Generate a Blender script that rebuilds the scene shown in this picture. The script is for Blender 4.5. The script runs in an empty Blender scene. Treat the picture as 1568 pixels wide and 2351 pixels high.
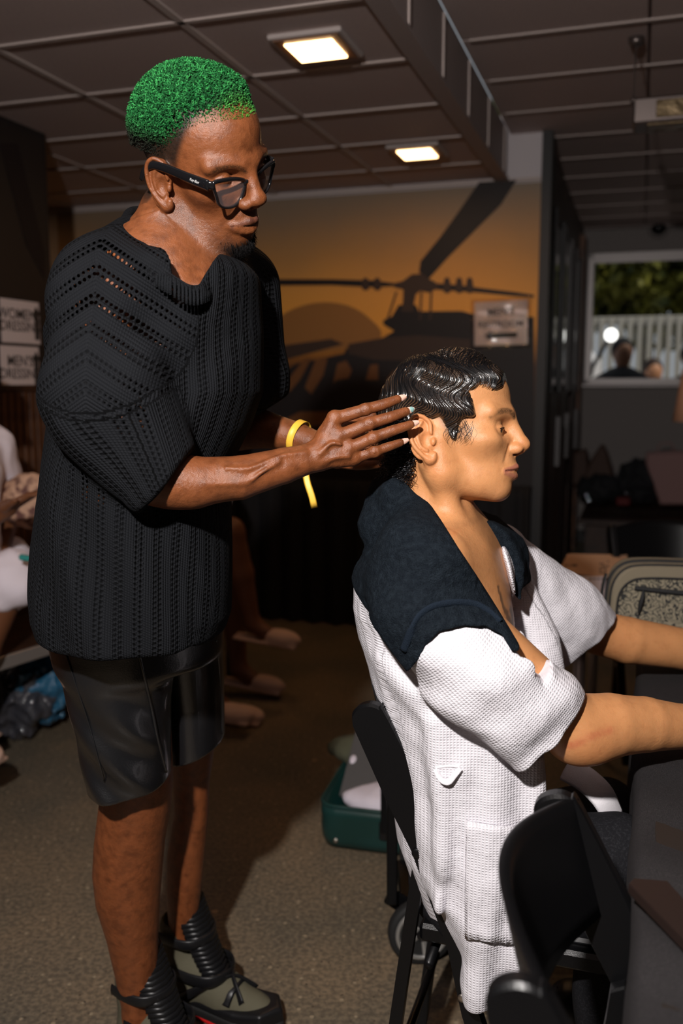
import bpy, math, random
import numpy as np
from mathutils import Vector, Matrix
random.seed(7); np.random.seed(7)
C = bpy.context.scene.collection
scene = bpy.context.scene

# ------------------------------------------------------------------ camera
F_PX = 2100.0; PITCH = math.radians(8.0); CAM_H = 1.35
cd = bpy.data.cameras.new('camera'); cam = bpy.data.objects.new('camera', cd); C.objects.link(cam)
cam.location = (0, 0, CAM_H); cam.rotation_euler = (math.radians(90) - PITCH, 0, 0)
cd.sensor_fit = 'VERTICAL'; cd.sensor_height = 36.0; cd.sensor_width = 24.0
cd.lens = F_PX / 2351 * 36; cd.clip_start = .02; cd.clip_end = 200
cd.dof.use_dof = True; cd.dof.focus_distance = 1.42; cd.dof.aperture_fstop = 2.8
scene.camera = cam

# ------------------------------------------------------------------ world, flash, exposure
w = bpy.data.worlds.new('world'); scene.world = w; w.use_nodes = True
w.node_tree.nodes['Background'].inputs[0].default_value = (.85, .92, 1.0, 1)
w.node_tree.nodes['Background'].inputs[1].default_value = .30      # overcast daylight outside the far window
fl = bpy.data.lights.new('camera_flash', 'AREA'); fl.shape = 'DISK'; fl.size = .07; fl.energy = 61
fl.color = (1.0, .945, .91)
flo = bpy.data.objects.new('camera_flash', fl); C.objects.link(flo)
flo.location = (-.36, -.12, 2.0)
flo.rotation_euler = (Vector((.15, 1.6, 1.05)) - flo.location).to_track_quat('-Z', 'Y').to_euler()
su = bpy.data.lights.new('daylight_sun', 'SUN'); su.energy = 2.0; su.angle = .05; su.color = (1, .93, .78)   # lights the trees and the fence outdoors
so = bpy.data.objects.new('daylight_sun', su); C.objects.link(so); so.rotation_euler = (math.radians(38), math.radians(20), math.radians(20))
vs = scene.view_settings; vs.view_transform = 'Standard'; vs.look = 'None'; vs.gamma = 1; vs.use_curve_mapping = False
vs.exposure = 0.0

# ------------------------------------------------------------------ places
_c, _s = math.cos(PITCH), math.sin(PITCH)
def P(px, py, Y):
    a = (px - 784) / F_PX; b = (1175.5 - py) / F_PX
    ry = _c + b * _s; rz = -_s + b * _c
    return np.array([a / ry * Y, Y, CAM_H + rz / ry * Y])
def depth(p): return p[1] * _c - (p[2] - CAM_H) * _s
def J(px, py, Y, hw):
    p = P(px, py, Y); return (p, hw * depth(p) / F_PX)
def Pz(px, py, z):
    a = (px - 784) / F_PX; b = (1175.5 - py) / F_PX
    r = np.array([a, _c + b * _s, -_s + b * _c]); return np.array([0, 0, CAM_H]) + r * (z - CAM_H) / r[2]
def Ppl(px, py, p0, n):
    a = (px - 784) / F_PX; b = (1175.5 - py) / F_PX
    r = np.array([a, _c + b * _s, -_s + b * _c]); cc = np.array([0, 0, CAM_H])
    return cc + r * (np.dot(np.array(p0) - cc, n) / np.dot(r, n))
M0 = np.array([-.214, 5.22, 0.]); D1 = np.array([.3090, .9511, 0.]); D2 = np.array([.9511, -.3090, 0.])
ROOM_A = math.atan2(D2[1], D2[0])
def R(s, t, z): return M0 + s * D2 + t * D1 + np.array([0, 0, z])

# ------------------------------------------------------------------ object helpers
def tag(o, label=None, cat=None, group=None, kind=None):
    if label: o['label'] = label
    if cat: o['category'] = cat
    if group: o['group'] = group
    if kind: o['kind'] = kind
    return o
def empty(name, loc, label, cat, group=None):
    o = bpy.data.objects.new(name, None); C.objects.link(o); o.location = [float(v) for v in loc]; o.empty_display_size = .05
    tag(o, label, cat, group); return o
def link(name, me, m=None, parent=None, label=None):
    o = bpy.data.objects.new(name, me); C.objects.link(o)
    if m: me.materials.append(m)
    if parent is not None:
        o.parent = parent; o.location = -_wl(parent)
    if label: o['label'] = label
    return o
def _wl(p):
    v = Vector(p.location)
    while p.parent: p = p.parent; v += Vector(p.location)
    return v
def mesh_np(name, V, Q, smooth=True, cols=None, vecs=None):
    """V (n,3); Q list/array of faces of equal length or list of lists"""
    me = bpy.data.meshes.new(name)
    V = np.asarray(V, dtype=np.float32)
    if isinstance(Q, np.ndarray):
        k = Q.shape[1]; nf = len(Q); L = Q.ravel().astype(np.int32); st = np.arange(nf, dtype=np.int32) * k
    else:
        nf = len(Q); lens = [len(q) for q in Q]; L = np.array([i for q in Q for i in q], dtype=np.int32)
        st = np.concatenate([[0], np.cumsum(lens)[:-1]]).astype(np.int32)
    me.vertices.add(len(V)); me.vertices.foreach_set('co', V.ravel())
    me.loops.add(len(L)); me.loops.foreach_set('vertex_index', L)
    me.polygons.add(nf); me.polygons.foreach_set('loop_start', st)
    me.update(calc_edges=True); me.validate()
    me.polygons.foreach_set('use_smooth', np.full(len(me.polygons), smooth))
    if cols is not None:
        a = me.attributes.new('Col', 'FLOAT_COLOR', 'POINT'); a.data.foreach_set('color', np.asarray(cols, dtype=np.float32).ravel())
    if vecs is not None:
        for nm, arr in vecs.items():
            a = me.attributes.new(nm, 'FLOAT_VECTOR', 'POINT'); a.data.foreach_set('vector', np.asarray(arr, dtype=np.float32).ravel())
    return me
class MB:
    def __init__(s): s.V = []; s.F = []
    def add(s, V, F):
        o = len(s.V); s.V += [tuple(map(float, v)) for v in V]; s.F += [[i + o for i in f] for f in F]; return s
    def box(s, o, ex, ey, ez, b=0.0):
        """box from centre o with half-axis vectors"""
        o, ex, ey, ez = map(np.asarray, (o, ex, ey, ez))
        if b <= 0:
            V = [o + i * ex + j * ey + k * ez for k in (-1, 1) for j in (-1, 1) for i in (-1, 1)]
            return s.add(V, [[0, 2, 3, 1], [4, 5, 7, 6], [0, 1, 5, 4], [2, 6, 7, 3], [0, 4, 6, 2], [1, 3, 7, 5]])
        lx, ly, lz = [np.linalg.norm(v) for v in (ex, ey, ez)]
        ux, uy, uz = ex / lx, ey / ly, ez / lz
        V = []; idx = {}
        for k in (-1, 1):
            for j in (-1, 1):
                for i in (-1, 1):
                    for a in range(3):
                        q = [lx, ly, lz]
                        for m in range(3):
                            if m != a: q[m] = q[m] - b
                        idx[(i, j, k, a)] = len(V); V.append(o + i * q[0] * ux + j * q[1] * uy + k * q[2] * uz)
        Fs = []
        for sg in (-1, 1):
            f = [idx[(sg, -1, -1, 0)], idx[(sg, 1, -1, 0)], idx[(sg, 1, 1, 0)], idx[(sg, -1, 1, 0)]]; Fs.append(f if sg > 0 else f[::-1])
            f = [idx[(-1, sg, -1, 1)], idx[(-1, sg, 1, 1)], idx[(1, sg, 1, 1)], idx[(1, sg, -1, 1)]]; Fs.append(f if sg > 0 else f[::-1])
            f = [idx[(-1, -1, sg, 2)], idx[(1, -1, sg, 2)], idx[(1, 1, sg, 2)], idx[(-1, 1, sg, 2)]]; Fs.append(f if sg > 0 else f[::-1])
        for i in (-1, 1):
            for j in (-1, 1):
                Fs.append([idx[(i, j, -1, 0)], idx[(i, j, 1, 0)], idx[(i, j, 1, 1)], idx[(i, j, -1, 1)]])
                Fs.append([idx[(i, -1, j, 0)], idx[(i, 1, j, 0)], idx[(i, 1, j, 2)], idx[(i, -1, j, 2)]])
                Fs.append([idx[(-1, i, j, 1)], idx[(1, i, j, 1)], idx[(1, i, j, 2)], idx[(-1, i, j, 2)]])
                for k in (-1, 1): Fs.append([idx[(i, j, k, 0)], idx[(i, j, k, 1)], idx[(i, j, k, 2)]])
        return s.add(V, Fs)
    def rbox(s, s0, s1, t0, t1, z0, z1, b=0):   # box in room axes
        o = R((s0 + s1) / 2, (t0 + t1) / 2, (z0 + z1) / 2)
        return s.box(o, D2 * (s1 - s0) / 2, D1 * (t1 - t0) / 2, np.array([0, 0, (z1 - z0) / 2]), b)
    def tube(s, pts, r, n=8, closed=False, sy=None, up=None, cap=True):
        """sweep; r scalar or list; sy = second radius (flattened), up = guide vector for that axis"""
        pts = [np.asarray(p, float) for p in pts]; N = len(pts)
        rr = r if hasattr(r, '__len__') else [r] * N
        ss = (sy if hasattr(sy, '__len__') else [sy] * N) if sy is not None else rr
        T = []
        for i in range(N):
            a = pts[(i - 1) % N] if (closed or i > 0) else pts[i]; b = pts[(i + 1) % N] if (closed or i < N - 1) else pts[i]
            t = b - a; T.append(t / (np.linalg.norm(t) + 1e-9))
        u = np.array(up if up is not None else ((0, 0, 1) if abs(T[0][2]) < .9 else (1, 0, 0)), float)
        V = []; F = []
        for i in range(N):
            if up is not None: u = np.array(up, float)
            u = u - T[i] * np.dot(u, T[i]); u /= np.linalg.norm(u) + 1e-9; v = np.cross(T[i], u)
            for k in range(n):
                a = 2 * math.pi * k / n; V.append(pts[i] + rr[i] * math.cos(a) * u + ss[i] * math.sin(a) * v)
        for i in range(N if closed else N - 1):
            for k in range(n):
                a = i * n + k; b = i * n + (k + 1) % n; c2 = ((i + 1) % N) * n
                F.append([a, b, c2 + (k + 1) % n, c2 + k])
        if cap and not closed: F.append(list(range(n))[::-1]); F.append([(N - 1) * n + k for k in range(n)])
        return s.add(V, F)
    def lathe(s, o, ax, prof, n=24):
        """prof list of (radius, height) along axis ax"""
        ax = np.asarray(ax, float); ax /= np.linalg.norm(ax); u = np.cross(ax, (0, 0, 1) if abs(ax[2]) < .9 else (1, 0, 0)); u /= np.linalg.norm(u); v = np.cross(ax, u)
        V = [np.asarray(o) + ax * h + r * (math.cos(2 * math.pi * k / n) * u + math.sin(2 * math.pi * k / n) * v) for r, h in prof for k in range(n)]
        F = [[i * n + k, i * n + (k + 1) % n, (i + 1) * n + (k + 1) % n, (i + 1) * n + k] for i in range(len(prof) - 1) for k in range(n)]
        F.append(list(range(n))[::-1]); F.append([(len(prof) - 1) * n + k for k in range(n)])
        return s.add(V, F)
    def prism(s, poly, nrm, th, b=0.0):
        """polygon (3d points) extruded by nrm*th; with small bevel inset b"""
        poly = [np.asarray(p, float) for p in poly]; n = len(poly); nrm = np.asarray(nrm, float); nrm = nrm / np.linalg.norm(nrm)
        c = sum(poly) / n; V = []; lv = [(0, b), (b, 0), (th - b, 0), (th, b)] if b > 0 else [(0, 0), (th, 0)]
        for h, ins in lv:
            for p in poly:
                d = c - p; V.append(p + nrm * h + d / (np.linalg.norm(d) + 1e-9) * ins)
        F = [[i * n + k, i * n + (k + 1) % n, (i + 1) * n + (k + 1) % n, (i + 1) * n + k] for i in range(len(lv) - 1) for k in range(n)]
        F.append(list(range(n))[::-1]); F.append([(len(lv) - 1) * n + k for k in range(n)])
        return s.add(V, F)
    def grid(s, G):
        a, b = len(G), len(G[0]); return s.add([p for r in G for p in r], [[i * b + j, i * b + j + 1, (i + 1) * b + j + 1, (i + 1) * b + j] for i in range(a - 1) for j in range(b - 1)])
    def build(s, name, m, parent=None, label=None, smooth=False):
        me = mesh_np(name, np.array(s.V), s.F, smooth)
        import bmesh
        bm = bmesh.new(); bm.from_mesh(me); bmesh.ops.recalc_face_normals(bm, faces=bm.faces); bm.to_mesh(me); bm.free()
        return link(name, me, m, parent, label)
def spline(pts, n=6, closed=False):
    pts = [np.asarray(p, float) for p in pts]; N = len(pts); out = []
    for i in range(N if closed else N - 1):
        p0 = pts[(i - 1) % N] if (closed or i > 0) else pts[i]; p1 = pts[i]; p2 = pts[(i + 1) % N]; p3 = pts[(i + 2) % N] if (closed or i + 2 < N) else p2
        for k in range(n):
            t = k / n; out.append(.5 * (2 * p1 + (p2 - p0) * t + (2 * p0 - 5 * p1 + 4 * p2 - p3) * t * t + (3 * p1 - p0 - 3 * p2 + p3) * t ** 3))
    if not closed: out.append(pts[-1])
    return out

# ------------------------------------------------------------------ materials
def srgb(r, g, b):
    return tuple(((v / 255) / 12.92 if v / 255 <= .04045 else ((v / 255 + .055) / 1.055) ** 2.4) for v in (r, g, b))
def mat(name, col=(.5, .5, .5), rough=.6, metal=0, spec=.5, noise=None, bump=None, attr=False, sheen=0, sss=0, coat=0, alpha=None, trans=0, emit=None, wave=None, vor=None, ior=1.45):
    m = bpy.data.materials.new(name); m.use_nodes = True; nt = m.node_tree; N = nt.nodes; L = nt.links
    b = N['Principled BSDF']; b.inputs['Base Color'].default_value = (*col, 1); b.inputs['Roughness'].default_value = rough
    b.inputs['Metallic'].default_value = metal; b.inputs['Specular IOR Level'].default_value = spec; b.inputs['IOR'].default_value = ior
    b.inputs['Sheen Weight'].default_value = sheen; b.inputs['Coat Weight'].default_value = coat; b.inputs['Transmission Weight'].default_value = trans
    if sss:
        b.inputs['Subsurface Weight'].default_value = sss; b.inputs['Subsurface Radius'].default_value = (1, .35, .18); b.inputs['Subsurface Scale'].default_value = .006
    if emit: b.inputs['Emission Color'].default_value = (*emit[0], 1); b.inputs['Emission Strength'].default_value = emit[1]
    src = None
    tc = N.new('ShaderNodeTexCoord')
    if attr:
        a = N.new('ShaderNodeAttribute'); a.attribute_name = 'Col'; src = a.outputs['Color']
    if noise:   # (scale, detail, colour2, lo, hi)
        n = N.new('ShaderNodeTexNoise'); n.inputs['Scale'].default_value = noise[0]; n.inputs['Detail'].default_value = noise[1]
        L.new(tc.outputs['Object'], n.inputs['Vector'])
        mr = N.new('ShaderNodeMapRange'); mr.inputs['From Min'].default_value = noise[3]; mr.inputs['From Max'].default_value = noise[4]
        L.new(n.outputs['Fac'], mr.inputs['Value'])
        mx = N.new('ShaderNodeMix'); mx.data_type = 'RGBA'
        if attr: mx.blend_type = 'MULTIPLY'; L.new(src, mx.inputs[6])
        else: mx.inputs[6].default_value = (*col, 1)
        mx.inputs[7].default_value = (*noise[2], 1); L.new(mr.outputs['Result'], mx.inputs[0]); src = mx.outputs[2]
    if src is not None: L.new(src, b.inputs['Base Color'])
    h = None
    for sc, st, kind in (bump or []):
        n = N.new('ShaderNodeTexNoise' if kind == 'n' else 'ShaderNodeTexVoronoi'); n.inputs['Scale'].default_value = sc
        if kind == 'n': n.inputs['Detail'].default_value = 3
        L.new(tc.outputs['Object'], n.inputs['Vector'])
        bp = N.new('ShaderNodeBump'); bp.inputs['Strength'].default_value = min(st, 1.0); bp.inputs['Distance'].default_value = .002 * max(1.0, st)
        L.new(n.outputs[0], bp.inputs['Height'])
        if h: L.new(h, bp.inputs['Normal'])
        h = bp.outputs['Normal']
    if h: L.new(h, b.inputs['Normal'])
    return m

# ------------------------------------------------------------------ implicit surfaces
f32 = np.float32
def V3(p): return np.asarray(p, dtype=f32)
def el(c, r, Rm=None):
    c = V3(c); r = V3(r); Rm = None if Rm is None else np.asarray(Rm, dtype=f32)
    def f(p):
        q = p - c
        if Rm is not None: q = q @ Rm
        k0 = np.sqrt(np.sum((q / r) ** 2, -1)); k1 = np.sqrt(np.sum((q / (r * r)) ** 2, -1)) + 1e-6
        return k0 * (k0 - 1) / k1
    return f
def rc(a, b, ra, rb=None):
    a = V3(a); b = V3(b); rb = ra if rb is None else rb; ba = b - a; l2 = float(ba @ ba) + 1e-12
    def f(p):
        q = p - a; h = np.clip((q @ ba) / l2, 0, 1)
        d = q - h[..., None] * ba
        return np.sqrt(np.sum(d * d, -1)) - (ra + (rb - ra) * h)
    return f
def chain(pts, rad):
    seg = [rc(pts[i], pts[i + 1], rad[i] if hasattr(rad, '__len__') else rad, rad[i + 1] if hasattr(rad, '__len__') else rad) for i in range(len(pts) - 1)]
    def f(p):
        d = seg[0](p)
        for s_ in seg[1:]: d = np.minimum(d, s_(p))
        return d
    return f
def bx(c, hx, Rm=None, r=0.0):
    c = V3(c); hx = V3(hx) - r; Rm = None if Rm is None else np.asarray(Rm, dtype=f32)
    def f(p):
        q = p - c
        if Rm is not None: q = q @ Rm
        q = np.abs(q) - hx
        return np.sqrt(np.sum(np.maximum(q, 0) ** 2, -1)) + np.minimum(np.max(q, -1), 0) - r
    return f
def plane(p0, n):
    p0 = V3(p0); n = V3(n) / f32(np.linalg.norm(n))
    return lambda p: (p - p0) @ n
def column(rows, ang=0.0, n=2.0):
    """rows of (z, cx, cy, rx, ry)"""
    rows = sorted(rows, key=lambda r: r[0]); A = np.array(rows, dtype=np.float64); ca, sa = math.cos(ang), math.sin(ang)
    def f(p):
        z = p[..., 2]
        cx, cy, rx, ry = [np.interp(z, A[:, 0], A[:, i]).astype(f32) for i in (1, 2, 3, 4)]
        dx = p[..., 0] - cx; dy = p[..., 1] - cy
        X = (dx * ca + dy * sa) / rx; Y = (-dx * sa + dy * ca) / ry
        if n == 2: k = np.sqrt(X * X + Y * Y)
        else: k = (np.abs(X) ** n + np.abs(Y) ** n) ** (1 / n)
        return (k - 1) * np.minimum(rx, ry)
    return f
def colrows(rows, Y, ry):
    out = []
    for r in rows:
        py, xl, xr = r[:3]; YY = r[3] if len(r) > 3 else Y; rr = r[4] if len(r) > 4 else ry
        a = P(xl, py, YY); b = P(xr, py, YY); out.append((a[2], (a[0] + b[0]) / 2, YY, (b[0] - a[0]) / 2, rr))
    return out
def polyxz(px_list, Y, axes=(0, 2)):
    """2-d polygon prism: polygon given in picture points taken at depth Y, extruded along Y"""
    pts = np.array([P(x, y, Y)[[0, 2]] for x, y in px_list], dtype=f32); return poly2(pts, axes)
def poly2(pts, axes):
    pts = np.asarray(pts, dtype=f32); n = len(pts)
    def f(p):
        x = p[..., axes[0]]; z = p[..., axes[1]]; d = np.full(x.shape, 1e9, dtype=f32); s = np.ones(x.shape, dtype=f32)
        for i in range(n):
            vi = pts[i]; vj = pts[i - 1]; e = vj - vi; wx = x - vi[0]; wz = z - vi[1]
            t = np.clip((wx * e[0] + wz * e[1]) / (e @ e), 0, 1); bx_ = wx - e[0] * t; bz = wz - e[1] * t
            d = np.minimum(d, bx_ * bx_ + bz * bz)
            c1 = z >= vi[1]; c2 = z < vj[1]; c3 = e[0] * wz > e[1] * wx
            fl = (c1 & c2 & c3) | (~c1 & ~c2 & ~c3); s = np.where(fl, -s, s)
        return s * np.sqrt(d)
    return f
def smin(a, b, k):
    if k <= 0: return np.minimum(a, b)
    h = np.maximum(k - np.abs(a - b), 0) / k; return np.minimum(a, b) - h * h * (k * .25)
def ev(ops, p):
    cur = None
    for op in ops:
        t, f, k = op
        if t == 'u': v = f(p); cur = v if cur is None else smin(cur, v, k)
        elif t == 's': cur = -smin(-cur, f(p), k)
        elif t == 'i': cur = -smin(-cur, -f(p), k)
        elif t == 'd': cur = cur + f(p)
        elif t == 'o': cur = cur - f
    return cur
def sub(ops): return lambda p: ev(ops, p)
def evblocks(ops, Cn, Rr, pts):
    cur = None; cc = None
    for t, f, k in ops:
        if t == 'd': cur = cur + f(pts); cc = cc + f(Cn); continue
        if t == 'o': cur = cur - f; cc = cc - f; continue
        dc = f(Cn)
        if cur is None: cur = f(pts); cc = dc; continue
        if t == 'u': sel = dc - cc < 2 * Rr + k; nc = smin(cc, dc, k)
        elif t == 's': sel = dc + cc < 2 * Rr + k; nc = -smin(-cc, dc, k)
        else: sel = cc - dc < 2 * Rr + k; nc = -smin(-cc, -dc, k)
        ix = np.nonzero(sel)[0]
        if len(ix):
            v = f(pts[ix]); c0 = cur[ix]
            cur[ix] = smin(c0, v, k) if t == 'u' else (-smin(-c0, v, k) if t == 's' else -smin(-c0, -v, k))
        cc = nc
    return cur
def polygonize(ops, lo, hi, h, B=8, slack=1.35):
    lo = V3(lo); hi = V3(hi); nb = np.ceil((hi - lo) / (h * B)).astype(int)
    g = np.stack(np.meshgrid(*[np.arange(n) for n in nb], indexing='ij'), -1).reshape(-1, 3)
    half = h * B / 2; R_ = half * math.sqrt(3)
    # coarse pre-pass on super blocks of 4
    sg = np.unique(g // 4, axis=0); sc = lo + (sg.astype(f32) * 4 + 2) * (h * B)
    dv = ev(ops, sc); keep = np.abs(dv) < R_ * 4 * slack + .02
    ks = set(map(tuple, sg[keep])); key = (g // 4); kk = key[:, 0] * 1000003 + key[:, 1] * 1009 + key[:, 2]
    kset = np.array([a * 1000003 + b * 1009 + c_ for a, b, c_ in ks]); g = g[np.isin(kk, kset)]
    cen = lo + (g.astype(f32) + .5) * (h * B)
    dv = ev(ops, cen); g = g[np.abs(dv) < R_ * slack + .004]
    off = np.stack(np.meshgrid(*[np.arange(B + 1)] * 3, indexing='ij'), -1).reshape(-1, 3).astype(f32) * h
    AV = []; AI = []; QE = []
    co = np.array([(i, j, k) for i in (0, 1) for j in (0, 1) for k in (0, 1)])
    edges = [(a, b) for a in range(8) for b in range(a + 1, 8) if np.abs(co[a] - co[b]).sum() == 1]
    for s0 in range(0, len(g), 1500):
        gg = g[s0:s0 + 1500]; base = lo + gg.astype(f32) * (h * B)
        pts = base[:, None, :] + off[None]
        v = evblocks(ops, base + half, R_ * 1.15, pts).reshape(-1, B + 1, B + 1, B + 1)
        sgn = v < 0
        cnt = sum(sgn[:, a:a + B, b:b + B, c_:c_ + B].astype(np.int8) for a, b, c_ in co)
        bi, i, j, k = np.nonzero((cnt > 0) & (cnt < 8))
        if not len(bi): continue
        cv = np.stack([v[bi, i + a, j + b, k + c_] for a, b, c_ in co], -1)
        acc = np.zeros((len(bi), 3), f32); num = np.zeros(len(bi), f32)
        for a, b in edges:
            va, vb = cv[:, a], cv[:, b]; m = (va < 0) != (vb < 0); t = np.where(m, va / np.where(m, va - vb, 1), 0)
            acc += m[:, None] * (co[a] + t[:, None] * (co[b] - co[a])); num += m
        cell = np.stack([i, j, k], -1)
        AV.append(base[bi] + (cell + acc / num[:, None]) * h)
        gid = gg[bi] * B + cell; AI.append(gid)
        QE.append(np.stack([np.where((cv[:, 0] < 0) != (cv[:, q] < 0), np.where(cv[:, 0] < 0, 1, -1), 0) for q in (4, 2, 1)], -1))
    V = np.concatenate(AV); G = np.concatenate(AI).astype(np.int64); E_ = np.concatenate(QE)
    def ident(G): return ((G[:, 0] + 2) * 8192 + G[:, 1] + 2) * 8192 + G[:, 2] + 2
    ids = ident(G); order = np.argsort(ids); sid = ids[order]
    def look(Gx):
        q = ident(Gx); p_ = np.clip(np.searchsorted(sid, q), 0, len(sid) - 1); ok = sid[p_] == q; return order[p_], ok
    Qs = []
    for ax, (u, w_) in enumerate(((1, 2), (2, 0), (0, 1))):
        m = np.nonzero(E_[:, ax])[0]; du = np.zeros(3, int); dw = np.zeros(3, int); du[u] = 1; dw[w_] = 1
        a = m; b, ok1 = look(G[m] - du); c_, ok2 = look(G[m] - du - dw); d, ok3 = look(G[m] - dw)
        ok = ok1 & ok2 & ok3; q = np.stack([a, b, c_, d], -1); fl = E_[m, ax] < 0; q[fl] = q[fl][:, ::-1]
        Qs.append(q[ok])
    return V, np.concatenate(Qs)
def sdf_mesh(name, ops, lo, hi, h, m, parent, paint=None, vecf=None, label=None):
    V, Q = polygonize(ops, lo, hi, h)
    me = mesh_np(name, V, Q, True, None if paint is None else paint(V), None if vecf is None else vecf(V))
    return link(name, me, m, parent, label)
def vn(p, sc, seed=0):
    """cheap smooth pseudo-noise in [-1,1]"""
    x, y, z = p[..., 0] * sc, p[..., 1] * sc, p[..., 2] * sc; s = seed * 1.7
    return (np.sin(x * 1.7 + 1.3 * np.sin(y * 1.1 + s) + s) * np.sin(y * 1.9 + 1.1 * np.sin(z * 1.3 + 2 * s)) + np.sin(z * 1.5 + 1.2 * np.sin(x * 1.4 - s) + 3 * s) * .6) / 1.6
def hashn(n, seed=0): return np.random.RandomState(seed).rand(n)
class Frame:
    def __init__(s, o, yaw, pitch, roll=0, sc=1.0):
        """x forward, y left, z up; yaw: rotation about z of the +x heading; pitch down; roll: head tips to its right"""
        cy, sy = math.cos(yaw), math.sin(yaw); x = np.array([cy * math.cos(pitch), sy * math.cos(pitch), -math.sin(pitch)]); y = np.array([-sy, cy, 0]); z = np.cross(x, y)
        y2 = y * math.cos(roll) + z * math.sin(roll); z2 = np.cross(x, y2)
        s.R = np.stack([x, y2, z2], 1); s.o = np.asarray(o, float); s.s = sc
    def p(s, *a):
        a = np.asarray(a if len(a) > 1 else a[0], float); return s.o + (s.R @ (a * s.s).T).T
    def inv(s, p): return (np.asarray(p) - s.o) @ s.R / s.s
# ------------------------------------------------------------------ heads and hands
def ear_ops(F, sg, k=1.0, dx=0.0, dy=0.0):
    th = math.radians(24); a = np.array([-math.cos(th), sg * math.sin(th), 0]); b = np.array([-.12, 0, .99]); n = np.cross(a, b) * 1.0
    n = n / np.linalg.norm(n)
    if n[1] * sg < 0: n = -n
    o = np.array([-.004 + dx, sg * (.073 + dy), .002])
    def q(u, v, w_=0): return F.p(o + a * u * k + b * v * k + n * w_)
    Rm = F.R @ np.stack([a, b, n], 1)
    out = [('u', el(q(.014, .003, -.001), (.0180 * k, .0315 * k, .0042), Rm), .006)]
    outline = spline([(.001, .008), (.0, .022), (.008, .031), (.019, .033), (.028, .025), (.031, .010), (.028, -.008), (.019, -.021), (.010, -.029), (.003, -.029), (.0, -.022)], 3)
    out.append(('u', chain([q(u, v, .0035) for u, v in outline], .0032), .002))
    out.append(('u', chain([q(u, v, .003) for u, v in spline([(.012, .024), (.019, .014), (.021, .002), (.017, -.011), (.010, -.017)], 2)], .0028), .003))
    out.append(('s', el(q(.009, -.001, .006), (.0085, .0125, .0075), Rm), .003))
    out.append(('u', el(q(-.001, -.004, .004), (.004, .006, .0035), Rm), .003))
    out.append(('u', el(q(.006, -.027, .001), (.0085, .008, .0042), Rm), .004))
    return out
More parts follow.
